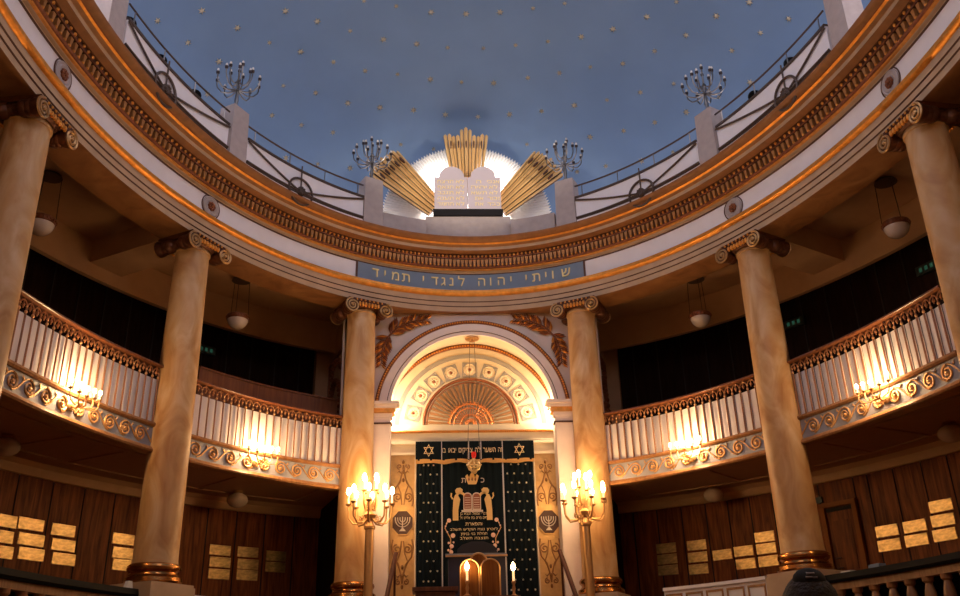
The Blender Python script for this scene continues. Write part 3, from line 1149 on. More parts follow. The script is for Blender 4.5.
# ================================================================== FRIEZE ROSETTES AND INSCRIPTION
def make_frieze_rosette(label):
    th = thing('frieze_rosette', label, 'rosette', (0, 0, 0), 0, 'round rosettes on the white frieze')
    R = Matrix.Rotation(PI / 2, 4, 'X')
    b = MB()
    b.lathe([(.001, 0), (.215, 0), (.215, .02), (.19, .035), (.165, .02), (.14, .035), (.12, .02), (.001, .015)], 32, 0, R)
    obj('ring', b, 'pier', th)
    b = MB()
    for i in range(8):
        a = 2 * PI * i / 8
        b.ball((.065 * cos(a), -.03, .065 * sin(a)), .035, 0, None, 8, 5)
    b.ball((0, -.045, 0), .035, 0)
    obj('flower', b, 'redgold', th)
    for sx in (-1, 1):
        b = MB()
        b.tube([(sx * .24 * cos(a), -.006, .24 * sin(a)) for a in lin(-1.0, 1.0, 14)], .012, 0, None, 5)
        obj('outline', b, 'darkline', th)
    return th


r0 = None
for t, l in ((-.907, 'round frieze rosette above the left column'), (-1.383, 'round frieze rosette above the column at left photo edge'), (.903, 'round frieze rosette above the right column'), (1.380, 'round frieze rosette above the column at right photo edge')):
    if r0 is None:
        r0 = make_frieze_rosette(l)
        r0.location = rp(t, .365, 10.405)
        r0.rotation_euler = (0, 0, head(t))
    else:
        dup(r0, rp(t, .365, 10.405), head(t), l)

ins = thing('inscription_panel', 'grey blue frieze panel with gold Hebrew letters above the ark', 'inscription', tuple(rp(0, .37, 10.2)))
b = MB()
b.rbar(-.408, .406, .355, .375, 10.20, 10.605, 40)
obj('board', b, 'panelblue', ins, world=True)
b = MB()
for t in (-.408, .406):
    b.rbar(t - .003, t + .003, .36, .385, 10.20, 10.605, 1)
obj('end_strip', b, 'darkline', ins, world=True)
LT = [.3419, .2957, .271, .2366, .2008, .1462, .1111, .0728, .0403, -.0332, -.0696, -.0988, -.1294, -.171, -.234, -.2717, -.3088, -.3426]
for ch, t in zip('שויתייהוהלנגדיתמיד', LT):
    b = MB()
    add_letter(b, ch, 0, 10.31, .335, -.001, .03, RF(t, .376, 0))
    obj('letter', b, 'tabletter', ins, world=True)

# ================================================================== UPPER PARAPET, PIERS, MENORAHS
PT = [(-1.357, 'far left, at the photo corner'), (-.909, 'above the left column'), (-.393, 'left of the golden rays'), (.384, 'right of the golden rays'), (.910, 'above the right column'), (1.361, 'far right, at the photo corner')]
pr0 = None
for t, l in PT:
    if pr0 is None:
        pr0 = thing('parapet_pier', 'square stone pier on the cornice, ' + l, 'pier', tuple(rp(t, .76, 11.32)), head(t), 'stone piers of the upper parapet')
        b = MB()
        b.frustum((0, 0, 0), (.48, .40), (.44, .36), 1.20)
        obj('block', b, 'pier', pr0)
        b = MB()
        b.frustum((0, 0, 1.20), (.44, .36), (.24, .20), .05)
        obj('cap', b, 'pier', pr0)
    else:
        dup(pr0, rp(t, .76, 11.32), head(t), 'square stone pier on the cornice, ' + l)


def make_menorah(label):
    th = thing('menorah', label, 'menorah', (0, 0, 0), 0, 'silver candelabra on the parapet piers')
    b = MB()
    b.lathe([(.001, 0), (.09, 0), (.09, .03), (.04, .06), (.03, .12), (.045, .2), (.03, .38), (.028, .66), (.045, .69), (.02, .74), (.02, .93), (.001, .94)], 14)
    obj('stem', b, 'silver', th)
    for n, R, z0, zt, off in ((10, .44, .46, .76, .15), (5, .22, .66, 1.0, .4)):
        for i in range(n):
            a = 2 * PI * i / n + off
            X = Matrix.Rotation(a, 4, 'Z')
            b = MB()
            P = [(.02, 0, z0), (R * .45, 0, z0 - .05), (R * .75, 0, z0 - .02), (R * .95, 0, z0 + .09), (R, 0, z0 + .16), (R, 0, zt - .04)]
            b.tube(P, .015, 0, X, 6)
            ar = obj('arm', b, 'silver', th)
            b = MB()
            b.lathe([(.01, zt - .06), (.034, zt - .045), (.038, zt + .0), (.01, zt + .01)], 10, 0, X @ Matrix.Translation((R, 0, 0)))
            obj('socket', b, 'socket', ar, 'dark socket')
            b = MB()
            b.ball((R, 0, zt + .045), .026, 0, X, 8, 6, 1.5)
            obj('bulb', b, 'bulboff', ar, 'unlit clear bulb')
    b = MB()
    b.lathe([(.01, .93), (.034, .94), (.034, .98), (.001, .99)], 10)
    obj('socket', b, 'socket', th)
    b = MB()
    b.ball((0, 0, 1.02), .026, 0, None, 8, 6, 1.5)
    obj('bulb', b, 'bulboff', th)
    return th


MN = [(-.909, 'silver menorah on the pier above the left column'), (-.391, 'silver menorah on the pier left of the golden rays'), (.384, 'silver menorah on the pier right of the golden rays'), (.910, 'silver menorah on the pier above the right column')]
m0 = None
for t, l in MN:
    if m0 is None:
        m0 = make_menorah(l)
        m0.location = rp(t, .76, 12.572)
        m0.rotation_euler = (0, 0, head(t))
    else:
        dup(m0, rp(t, .76, 12.572), head(t), l)


def parapet_bay(t0, t1, label, tw):
    tm = tw
    th = thing('gallery_parapet', label, 'parapet', tuple(rp(tm, .9, 11.32)), 0, 'white parapet panels with iron wheel ornaments')
    ts = lin(t0, t1, 24)
    b = MB()
    b.rbar(t0, t1, .84, .90, 11.322, 11.95, 24)
    obj('panel', b, 'white', th, world=True)
    b = MB()
    b.rbar(t0, t1, .82, .93, 11.95, 12.0, 24)
    obj('top_rail', b, 'iron', th, world=True)
    b = MB()
    b.rbar(t0, t1, .90, .925, 11.40, 11.435, 24)
    obj('bottom_rail', b, 'iron', th, world=True)
    b = MB()
    b.tube([rp(t, .88, 12.29) for t in ts], .02, 0, None, 6)
    hr = obj('handrail', b, 'iron', th, world=True)
    for f in (.06, .36, .66, .95):
        t = t0 + (t1 - t0) * f
        b = MB()
        b.tube([rp(t, .88, 12.0), rp(t, .88, 12.28)], .013, 0, None, 6)
        obj('handrail_post', b, 'silver', th, 'pale metal post', world=True)
    # wheel and struts, following the curve of the parapet
    L = abs(t1 - t0) / (abs(rp(t0, .9, 0).x - rp(t1, .9, 0).x) ** 2 + abs(rp(t0, .9, 0).y - rp(t1, .9, 0).y) ** 2) ** .5
    hz = 11.45
    b = MB()
    P = [rp(tm + L * .31 * cos(a), .935, hz + .31 * sin(a)) for a in lin(0, 2 * PI, 30)[:-1]]
    b.tube(P, .026, 0, None, 6, closed=True)
    wh = obj('wheel', b, 'iron', th, world=True)
    b = MB()
    b.ball((0, 0, 0), .11, 0, RF(tm, .94, hz) @ Matrix.Diagonal((1, .5, 1, 1)), 12, 6)
    for i in range(8):
        a = 2 * PI * i / 8
        b.ball((.07 * cos(a), -.04, .07 * sin(a)), .035, 0, RF(tm, .94, hz), 6, 4)
    obj('hub', b, 'iron', wh, world=True)
    b = MB()
    b.tube([rp(tm, .935, hz), rp(tm, .935, 12.08)], .016, 0, None, 6)
    obj('strut', b, 'iron', th, world=True)
    for te, zz in ((t0, 11.91), (t1, 11.91), (t0, 11.44), (t1, 11.44)):
        b = MB()
        P = [rp(tm + (te - tm) * f, .93, hz + (zz - hz) * f) for f in lin(0, 1, 12)]
        b.tube(P, .022, 0, None, 6)
        obj('strut', b, 'iron', th, world=True)
    return th


parapet_bay(-1.357 + .040, -.909 - .034, 'white parapet panel with iron wheel, left side nearest the viewer', -1.172)
parapet_bay(-.909 + .036, -.393 - .038, 'white parapet panel with iron wheel, between the two left menorahs', -.673)
parapet_bay(.384 + .038, .910 - .036, 'white parapet panel with iron wheel, between the two right menorahs', .668)
parapet_bay(.910 + .034, 1.361 - .040, 'white parapet panel with iron wheel, right side nearest the viewer', 1.177)

sp0 = None
for t, l in ((-1.2805, 'black spotlight behind the left parapet rail, nearest the viewer'), (-1.168, 'black spotlight on left parapet rail beside the wheel'), (-1.043, 'black spotlight on left parapet rail, nearest the menorah pier'),
             (1.178, 'black spotlight on right parapet rail beside the wheel'), (1.056, 'black spotlight on right parapet rail, nearest the menorah pier')):
    if sp0 is None:
        sp0 = thing('spotlight', l, 'spotlight', tuple(rp(t, .70, 11.322)), head(t), 'black spotlights on the parapet rail')
        b = MB()
        b.lathe([(.001, 0), (.07, 0), (.07, .03), (.02, .04), (.02, .84)], 12)
        obj('foot', b, 'black', sp0)
        b = MB()
        b.lathe([(.001, .84), (.12, .84), (.13, .86)] + [(.13 * cos(a), .86 + .11 * sin(a)) for a in lin(0, PI / 2 - .05, 6)], 18)
        obj('lamp_head', b, 'black', sp0)
    else:
        dup(sp0, rp(t, .70, 11.322), head(t), l)

# ------------------------------------------------------------------ stone base, tablets, rays
sb = thing('tablet_base', 'stepped pinkish stone base under the tablets of the law', 'plinth', (0, 18.6, 11.32))
b = MB(); b.box((0, 18.66, 11.495), (2.5, .50, .345)); obj('lower_block', b, 'pier', sb, world=True)
b = MB(); b.box((0, 18.69, 11.78), (2.0, .46, .23)); obj('upper_step', b, 'pier', sb, world=True)
for sg in (-1, 1):
    b = MB(); b.rbar(sg * .172, sg * .345, .62, .92, 11.325, 11.72, 8); obj('side_block', b, 'pier', sb, world=True)

tab = thing('stone_tablets', 'pale twin tablets of the law with gold Hebrew lines', 'tablets', (0, 18.52, 11.895))
b = MB(); b.box((0, 18.54, 11.985), (1.66, .26, .18)); obj('plinth', b, 'plinth', tab, 'dark plinth', world=True)
TX = [['אנכי ה', 'לא יהיה', 'לא תשא', 'זכור את', 'כבד את'], ['לא תרצח', 'לא תנאף', 'לא תגנב', 'לא תענה', 'לא תחמד']]
for k, sg in enumerate((1, -1)):
    cx = sg * .40
    poly = [(cx - .395, 12.075), (cx + .395, 12.075), (cx + .395, 12.97)] + [(cx + sg * -.02 + .30 * cos(a), 12.97 + .30 * sin(a)) for a in lin(0, PI, 20)] + [(cx - .395, 12.97)]
    b = MB(); b.prism(poly, 18.44, 18.60)
    t_ = obj('tablet', b, 'tablet', tab, world=True)
    for i, line in enumerate(TX[k]):
        b = MB()
        z = 12.80 - .155 * i
        w1, w2 = line.split(' ')
        hebrew(b, w1, cx + .22, z, .14, 18.44, .01, fit=.20 if len(w1) < 3 else .30)
        hebrew(b, w2, cx - .13, z, .14, 18.44, .01, fit=.12 if len(w2) == 1 else (.2 if len(w2) < 3 else .38))
        obj('letter_line', b, 'tabletter', t_, 'gold Hebrew line', world=True)

fan = thing('ray_fan', 'white pleated half-round fan of rays behind the tablets', 'fan', (0, 19.18, 11.32))
b = MB()
NP = 84
vs, fs = [], []
for i in range(NP * 2 + 1):
    a = PI * i / (NP * 2)
    dy = .0 if i % 2 else .05
    ro = 2.12 if i % 2 == 0 else 2.06
    vs += [(.25 * cos(a), 19.16 - dy * .3, 12.2 + .25 * sin(a)), (ro * cos(a), 19.18 - dy, 12.2 + ro * sin(a))]
for i in range(NP * 2):
    fs.append((2 * i, 2 * i + 1, 2 * i + 3, 2 * i + 2))
b.add(vs, fs)
b.prism([(2.04 * cos(a), 12.2 + 2.04 * sin(a)) for a in lin(0, PI, 40)], 19.19, 19.22)
obj('pleats', b, 'raywhite', fan, world=True, smooth=False)
b = MB(); b.box((0, 19.20, 11.76), (1.6, .05, .88)); obj('support', b, 'pier', fan, world=True)

def bundle(label, cx, cz, ang, r0, r1, w0, w1, y, n, tall):
    """rays as wedge-shaped boards fanning from a point; ang measured from vertical"""
    th = thing('gold_rays', label, 'rays', (cx, y, cz), 0, 'bundles of golden rays')
    ca, sa = cos(ang), sin(ang)

    def P(u, v, yy):          # u across, v along
        return (cx + u * ca + v * sa, yy, cz - u * sa + v * ca)
    for i in range(n):
        f0, f1 = i / n, (i + 1) / n
        fm = (f0 + f1) / 2
        L = r1 + (tall[i] if tall else 0)
        dy = .06 * (1 - abs(2 * fm - 1)) + (.03 if i % 2 else 0)
        b = MB()
        a0, a1 = (f0 - .5) * w0, (f1 - .5) * w0
        c0, c1 = (f0 - .5) * w1, (f1 - .5) * w1
        g0, g1 = (a1 - a0) * .06, (c1 - c0) * .06
        yb = y + .10
        vs = [P(a0 + g0, r0, y - dy + .03), P((a0 + a1) / 2, r0, y - dy), P(a1 - g0, r0, y - dy + .03), P(a1 - g0, r0, yb), P(a0 + g0, r0, yb),
              P(c0 + g1, L - .03, y - dy + .04), P((c0 + c1) / 2, L, y - dy), P(c1 - g1, L - .03, y - dy + .04), P(c1 - g1, L - .03, yb), P(c0 + g1, L - .03, yb)]
        b.add(vs, [(0, 1, 6, 5), (1, 2, 7, 6)], 0)
        b.add(vs, [(2, 3, 8, 7), (3, 4, 9, 8), (4, 0, 5, 9), (0, 4, 3, 2, 1), (5, 6, 7, 8, 9)], 1)
        obj('ray', b, ['raygold', 'rayedge'], th, world=True, smooth=False)
    b = MB()
    m = n // 2
    for i in range(1, n - 1, 2):
        fm = (i + .5) / n
        v = r1 * .80 + r0 * .20
        w = w0 + (w1 - w0) * .8
        u = (fm - .5) * w
        q = [P(u - .013, v - .09, 0), P(u + .013, v - .09, 0), P(u + .02, v + .06, 0), P(u, v + .10, 0), P(u - .02, v + .06, 0)]
        b.prism([(p[0], p[2]) for p in q], y - .115, y - .03)
    obj('slot', b, 'darkline', th, 'dark slots', world=True)
    th.location.x -= .045
    return th


for o_ in (sb, tab, fan):
    o_.location.x -= .045
bundle('upright bundle of golden rays above the tablets', 0, 12.2, 0, .60, 2.22, .66, 1.14, 18.80, 11, [.03, .03, -.02, -.02, .16, .20, .16, -.02, -.02, .03, .03])
bundle('bundle of golden rays slanting to the left of the tablets', -.1, 11.62, -.775, .95, 2.84, .50, 1.0, 18.76, 11, [-.05, 0, .03, 0, .02, .05, .02, 0, .03, 0, -.05])
bundle('bundle of golden rays slanting to the right of the tablets', .1, 11.62, .775, .95, 2.84, .50, 1.0, 18.76, 11, [-.05, 0, .03, 0, .02, .05, .02, 0, .03, 0, -.05])

# ================================================================== STARS ON THE DOME
ROWS = {
 'uppermost': [(-2.42, 15.79, 15.99), (-1.7, 16.0, 16.04), (-.9, 16.21, 16.06), (-.09, 16.26, 16.07), (.7, 16.19, 16.07), (1.46, 16.04, 16.06), (2.17, 15.82, 16.02)],
 'second': [(-4.14, 15.68, 15.57), (-3.49, 16.08, 15.64), (-2.78, 16.46, 15.7), (-2.03, 16.78, 15.73), (-1.25, 16.97, 15.77), (-.51, 17.09, 15.77), (.35, 17.1, 15.77), (1.12, 16.98, 15.77), (1.88, 16.81, 15.75), (2.64, 16.56, 15.69), (3.33, 16.23, 15.64), (4.02, 15.75, 15.59), (4.57, 15.22, 15.55)],
 'third': [(-5.78, 15.08, 15.01), (-5.17, 15.72, 15.11), (-4.57, 16.28, 15.18), (-3.93, 16.69, 15.27), (-3.22, 17.12, 15.33), (-2.5, 17.47, 15.36), (-1.73, 17.67, 15.42), (-.93, 17.86, 15.43), (-.16, 17.95, 15.42), (.64, 17.95, 15.4), (1.47, 17.75, 15.41), (2.22, 17.53, 15.39), (2.94, 17.24, 15.35), (3.67, 16.97, 15.24), (4.32, 16.47, 15.21), (4.91, 15.88, 15.18), (5.42, 15.22, 15.16), (5.96, 14.65, 15.04)],
 'fourth': [(-6.59, 14.86, 14.53), (-6.15, 15.58, 14.57), (-5.64, 16.25, 14.61), (-4.39, 17.32, 14.78), (-3.69, 17.71, 14.88), (-2.96, 18.14, 14.9), (-2.19, 18.39, 14.96), (-1.36, 18.57, 15.02), (-.56, 18.73, 15.0), (.27, 18.78, 14.98), (1.07, 18.68, 14.99), (1.87, 18.51, 14.97), (2.66, 18.22, 14.94), (3.42, 17.91, 14.88), (4.16, 17.49, 14.8), (4.85, 17.02, 14.7), (5.87, 15.78, 14.67), (6.31, 15.15, 14.64), (6.72, 14.59, 14.54)],
 'fifth': [(-5.96, 16.75, 14.09), (-4.71, 17.83, 14.3), (-4.08, 18.29, 14.35), (-3.36, 18.68, 14.41), (-1.7, 19.3, 14.48), (-.86, 19.49, 14.47), (1.55, 19.31, 14.51), (3.11, 18.82, 14.41), (3.89, 18.44, 14.34), (4.57, 17.99, 14.28), (5.21, 17.47, 14.21), (5.81, 16.82, 14.17), (6.34, 16.19, 14.11)],
 'lowest': [(-4.48, 18.75, 13.7), (-3.76, 19.16, 13.79), (-2.99, 19.5, 13.89), (2.85, 19.59, 13.86), (3.54, 19.27, 13.83), (4.36, 18.83, 13.71), (5.03, 18.33, 13.64)],
}
sme = None
ORD += ['eighteenth', 'nineteenth']
for rn, L in ROWS.items():
    for i, (x, y, z) in enumerate(L):
        lab = 'small gold star on blue dome, %s from the left in the %s row' % (ORD[i], rn)
        if sme is None:
            b = MB()
            vs = [(0, 0, .05)]
            for k in range(12):
                r = .105 if k % 2 == 0 else .042
                vs.append((r * cos(PI * k / 6), r * sin(PI * k / 6), .004))
            vs.append((0, 0, 0))
            fs = [(0, 1 + k, 1 + (k + 1) % 12) for k in range(12)] + [(13, 1 + (k + 1) % 12, 1 + k) for k in range(12)]
            b.add(vs, fs)
            o = obj('gold_star', b, 'stargold', smooth=False)
            sme = o
        else:
            o = link(sme.copy())
        tag(o, lab, 'star', 'gold stars on the dome')
        nrm = Vector((-x / DA ** 2, -(y - EY) / DB ** 2, -(z - DZ) / DH ** 2)).normalized()
        o.rotation_mode = 'QUATERNION'
        q = nrm.to_track_quat('Z', 'Y')
        from mathutils import Quaternion
        o.rotation_quaternion = q @ Quaternion((0, 0, 1), random.uniform(0, 1))
        o.location = Vector((x, y, z)) + nrm * .012
        s = random.choice((.62, .75, .88))
        o.scale = (s, s, s)

# ================================================================== ARCH ORNAMENT
# laurel branches in the spandrels
def laurel(sg, label):
    th = thing('laurel_branch', label, 'ornament', (sg * 1.95, 19.14, 9.0), 0, 'gilt laurel branches beside the arch')
    C = [Vector((sg * 2.06, 19.10, 8.40)), Vector((sg * 2.04, 19.10, 8.75)), Vector((sg * 1.93, 19.10, 9.08)), Vector((sg * 1.70, 19.10, 9.33)), Vector((sg * 1.35, 19.10, 9.48)), Vector((sg * .98, 19.10, 9.53))]
    b = MB(); b.tube(C, [.008, .018, .022, .022, .018, .008], 0, None, 6)
    obj('stem', b, 'redgold', th, world=True)
    random.seed(3)
    for i in range(64):
        f = .02 + .96 * i / 63
        u = f * 5
        k = min(int(u), 4)
        p = C[k].lerp(C[k + 1], u - k)
        tg = (C[k + 1] - C[k]).normalized()
        flip = 1 if f > .45 else -1
        sd = 1 if i % 2 else -1
        nv = Vector((-tg.z, 0, tg.x))
        d = (tg * flip * .75 + nv * sd * .75).normalized()
        ln = .235 * (.5 + .8 * math.sin(PI * min(max(f, .12), .88)))
        w = Vector((-d.z, 0, d.x)) * ln * .145
        e = p + d * ln
        mpt = p + d * ln * .5
        b = MB()
        vs = [p, mpt + w, e, mpt - w, mpt + Vector((0, -.028, 0)), mpt + w * .1 + Vector((0, .02, 0))]
        b.add(vs, [(0, 1, 4), (1, 2, 4), (2, 3, 4), (3, 0, 4), (0, 5, 1), (1, 5, 2), (2, 5, 3), (3, 5, 0)])
        obj('leaf', b, 'redgold' if i % 3 else 'gold', th, world=True, smooth=False)


laurel(-1, 'gilt laurel branch in the left spandrel of the arch')
laurel(1, 'gilt laurel branch in the right spandrel of the arch')

# oval wreath reliefs on the end walls of the upper gallery
for sg, l in ((-1, 'reddish oval wreath relief on wall behind left ark column'), (1, 'reddish oval wreath relief on wall behind right ark column')):
    th = thing('wreath_relief', l, 'relief', tuple(endframe(sg) @ Vector((0, 1.85, 7.3))), -sg * .33, 'oval wreath reliefs on the end walls')
    X = Matrix.Identity(4)
    b = MB()
    xs = sg * .0
    yo = sg * .0
    fx = sg * -.02 + (.0)
    xf = sg * (.0)
    # wall face lies at local x = -sg*.02
    x0 = sg * -.015 if False else sg * -.02
    b.tube([(sg * .0, .62 * cos(a), .95 * sin(a) + .3) for a in lin(0, 2 * PI, 40)[:-1]], .06, 0, None, 6, closed=True)
    for i in range(40):
        a = 2 * PI * i / 40
        b.ball((sg * .04, .62 * cos(a), .95 * sin(a) + .3), .06, 0, None, 6, 4)
    obj('wreath', b, 'redgold', th)
    b = MB()
    for sy in (-1, 1):
        b.box((0, sy * .85, .4), (.06, .06, 3.0))
    for z in (-1.1, 1.9):
        b.box((0, 0, z), (.06, 1.7, .06))
    obj('panel_frame', b, 'redgold', th)
    b = MB()
    for i in range(9):
        a = PI * i / 8
        b.ball((sg * .02, .5 * cos(a), 1.45 + .3 * sin(a)), .07, 0, None, 6, 4)
    for i in range(4):
        b.ball((sg * .02, 0, .3 + .18 * (i - 1.5)), .12, 0, None, 8, 5)
    obj('garland', b, 'redgold', th)

# ------------------------------------------------------------------ fan lunette and rosette coffers on the niche wall
lun = thing('fan_lunette', 'gilt half-round fan lunette with radiating ribs at the back of the niche', 'lunette', (0, NB - .02, 7.38))
LZ, LR = 7.40, 1.12
b = MB()
b.tube([(LR * cos(a), NB - .05, LZ + LR * sin(a)) for a in lin(0, PI, 48)], .034, 0, None, 8)
b.tube([(LR * .93 * cos(a), NB - .04, LZ + LR * .93 * sin(a)) for a in lin(0, PI, 48)], .016, 0, None, 6)
obj('arch_frame', b, 'redgold', lun, world=True)
b = MB()
b.prism([(LR * cos(a), LZ + LR * sin(a)) for a in lin(0, PI, 48)], NB - .02, NB - .005)
obj('ground', b, 'lunground', lun, 'greyish beige ground', world=True)
for i in range(27):
    a = PI * (i + .5) / 27
    b = MB()
    r0_, r1_ = .52, .98
    d_ = Vector((cos(a), 0, sin(a)))
    nv = Vector((-sin(a), 0, cos(a)))
    c_ = Vector((0, NB - .03, LZ))
    vs = [c_ + d_ * r0_ - nv * .012, c_ + d_ * r0_ + nv * .012, c_ + d_ * r1_ + nv * .032, c_ + d_ * (r1_ + .05), c_ + d_ * r1_ - nv * .032]
    vs2 = [v + Vector((0, -.03, 0)) for v in vs]
    b.add(vs + vs2, [(5, 6, 7, 8, 9), (0, 1, 6, 5), (1, 2, 7, 6), (2, 3, 8, 7), (3, 4, 9, 8), (4, 0, 5, 9)])
    obj('rib', b, 'reliefline', lun, world=True, smooth=False)
b = MB()
for r, w in ((.50, .026), (.40, .016), (.24, .012)):
    b.tube([(r * cos(a), NB - .05, LZ + r * sin(a)) for a in lin(0, PI, 32)], w, 0, None, 6)
for i in range(19):
    a = PI * (i + .5) / 19
    b.tube([(.19 * cos(a), NB - .045, LZ + .19 * sin(a)), (.48 * cos(a), NB - .05, LZ + .48 * sin(a))], .012, 0, None, 5)
    b.ball((.54 * cos(a), NB - .05, LZ + .54 * sin(a)), .028, 0, None, 6, 4)
for i in range(9):
    a = PI * (i + .5) / 9
    b.ball((.10 * cos(a), NB - .06, LZ + .10 * sin(a)), .05, 0, None, 8, 5)
obj('sunburst', b, 'redgilt', lun, 'reddish gold inner sunburst', world=True)

ORDR = ['lowest on the left', 'second up on the left', 'third up on the left', 'just left of the top', 'at the top', 'just right of the top', 'third up on the right', 'second up on the right', 'lowest on the right']
rc = None
for i in range(9):
    a = PI - PI * (.073 + .854 * i / 8)
    loc = Vector((1.40 * cos(a), NB - .002, 7.38 + 1.40 * sin(a)))
    lab = 'square rosette coffer around the fan lunette, ' + ORDR[i]
    if rc is None:
        rc = thing('rosette_coffer', lab, 'rosette', tuple(loc), 0, 'rosette coffers around the fan lunette')
        b = MB()
        for sx, sz, w, h in ((0, .17, .36, .022), (0, -.17, .36, .022), (.17, 0, .022, .36), (-.17, 0, .022, .36)):
            b.box((sx, -.015, sz), (w, .03, h))
        for sx in (-1, 1):
            for sz in (-1, 1):
                b.prism([(sx * .155, sz * .155), (sx * .06, sz * .155), (sx * .105, sz * .105), (sx * .155, sz * .06)], -.018, -.001)
        obj('frame', b, 'grey', rc, 'grey brown square frame')
        b = MB()
        b.lathe([(.13, 0), (.145, .02), (.16, 0)], 24, 0, Matrix.Rotation(PI / 2, 4, 'X'))
        obj('ring', b, 'cream', rc)
        b = MB()
        for k in range(8):
            c = 2 * PI * k / 8
            b.ball((.065 * cos(c), -.012, .065 * sin(c)), .03, 0, None, 8, 5)
        b.ball((0, -.02, 0), .036, 1, None, 8, 5)
        obj('flower', b, ['cream', 'redgold'], rc)
        last = rc
    else:
        last = dup(rc, loc, None, lab)
    last.rotation_euler = (0, PI / 2 - a, 0)

# eternal lamp hanging from the arch
el = thing('eternal_lamp', 'hanging gold crown lamp with red glass on long wires before the curtain', 'lamp', (0, 19.2, 9.13))
b = MB(); b.lathe([(.001, 0), (.16, 0), (.16, -.03), (.06, -.05), (.05, -.09), (.001, -.10)], 20, 0, Matrix.Translation((.02, 19.30, 9.13)))
obj('ceiling_plate', b, 'brassdull', el, world=True)
for sx in (-1, 1):
    b = MB(); b.tube([(.02 + sx * .05, 19.3, 9.05), (.0 + sx * .14, 19.2, 6.11)] if sx < 9 else [], .006, 0, None, 5)
    obj('wire', b, 'chain', el, world=True)
X = Matrix.Translation((0, 19.2, 0))
b = MB()
b.tube([(.13 * cos(q), .13 * sin(q), 6.10) for q in lin(0, 2 * PI, 24)[:-1]], .022, 0, X, 6, closed=True)
b.lathe([(.06, 6.02), (.075, 5.99), (.05, 5.95), (.015, 5.93), (.001, 5.925)], 20, 0, X)
for i in range(8):
    a = 2 * PI * i / 8
    b.tube([(.06 * cos(a), .06 * sin(a), 6.0), (.11 * cos(a), .11 * sin(a), 6.03), (.135 * cos(a), .135 * sin(a), 6.10), (.12 * cos(a), .12 * sin(a), 6.18), (.05 * cos(a), .05 * sin(a), 6.23), (.02 * cos(a), .02 * sin(a), 6.25)], .014, 0, X, 5)
    b.ball((.145 * cos(a), .145 * sin(a), 6.13), .024, 0, X, 6, 4)
b.ball((0, 0, 6.25), .035, 0, X)
obj('crown', b, 'brightgold', el, world=True)
b = MB(); b.lathe([(.025, 6.26), (.05, 6.32), (.055, 6.40), (.045, 6.41), (.03, 6.36), (.02, 6.28)], 16, 0, X)
obj('glass', b, 'red', el, 'ruby red glass cup', world=True)

# ================================================================== ARK CURTAIN
CY = 19.44
cur = thing('ark_curtain', 'dark embroidered curtain with gold stars closing the ark', 'curtain', (0, CY, 2.7))
def drape(x0, x1, z0, z1, y, amp, waves, n=80):
    b = MB()
    vs = []
    for z in (z0, z1):
        for i in range(n + 1):
            f = i / n
            vs.append((x0 + (x1 - x0) * f, y + amp * sin(f * waves * 2 * PI), z))
    m = n + 1
    b.add(vs, [(i, i + 1, m + i + 1, m + i) for i in range(n)])
    vs = [(v[0], v[1] + .03, v[2]) for v in vs]
    b.add(vs, [(i, m + i, m + i + 1, i + 1) for i in range(n)])
    return b


XL, XR, XV0, XV1 = -1.245, 1.315, -.70, .645
obj('side_panel', drape(XL, XV0, 2.72, 6.30, CY, .012, 6), 'velvet', cur, world=True)
obj('side_panel', drape(XV1, XR, 2.72, 6.30, CY, .012, 6), 'velvet', cur, world=True)
cp = obj('centre_panel', drape(XV0, XV1, 2.72, 6.30, CY, .010, 9), 'velvet', cur, world=True)
for x in (XV0, XV1):
    b = MB(); b.box((x, CY - .025, 4.6), (.03, .01, 3.7)); obj('braid', b, 'ribbon', cur, 'pale braid strip', world=True)
# embroidered stars
for rows in (((-1.095, -.991, -.881), (-1.166, -.949, -.804), (-1.021, -.882), (-1.166, -.949, -.804)), ((.826, .992, 1.153), (.738, .891, 1.075, 1.241))):
    b = MB()
    for r in range(17):
        z = 6.185 - .204 * r
        for x in rows[r % len(rows)]:
            for a in (0, PI / 3):
                pts = [(x + .024 * cos(a + PI / 2 + j * 2 * PI / 3), z + .024 * sin(a + PI / 2 + j * 2 * PI / 3)) for j in range(3)]
                b.prism(pts, CY - .026, CY - .014)
    obj('embroidered_stars', b, 'silverstar', cur, 'small pale gold embroidered stars', world=True)
# valance
va = thing('curtain_valance', 'dark valance with gold Hebrew text and two stars of David above curtain', 'valance', (0, CY - .06, 6.27))
b = MB(); b.box((.035, CY - .06, 6.49), (2.62, .04, .43))
vb = obj('cloth', b, 'velvet', va, world=True)
b = MB(); b.rbar(0, .001, 0, .001, 0, .001, 1) if False else None
vs = []
n = 90
for z in (0, 1):
    for i in range(n + 1):
        f = i / n
        vs.append((XL - .03 + (XR - XL + .06) * f, CY - .085 + .006 * sin(f * 60), 6.30 + .012 * sin(f * 22) - (.085 + .012 * sin(f * 31)) * (1 - z)))
b.add(vs, [(i, i + 1, n + 2 + i, n + 1 + i) for i in range(n)])
vs = [(v[0], v[1] + .02, v[2]) for v in vs]
b.add(vs, [(i, n + 1 + i, n + 2 + i, i + 1) for i in range(n)])
obj('fringe', b, 'fringe', va, 'golden fringe', world=True)
b = MB()
hebrew(b, 'זה השער לה צדיקים יבאו בו', -.02, 6.45, .165, CY - .081, .008, fit=1.33)
obj('lettering', b, 'letter', va, 'gold Hebrew text', world=True)
for cx in (-.985, 1.02):
    b = MB()
    c = (cx, 6.50)
    for a0 in (PI / 2, -PI / 2):
        P = [(c[0] + .115 * cos(a0 + j * 2 * PI / 3), CY - .085, c[1] + .13 * sin(a0 + j * 2 * PI / 3)) for j in range(3)]
        b.tube(P, .018, 0, None, 5, closed=True)
    obj('star_of_david', b, 'letter', va, 'gold six-pointed star', world=True)
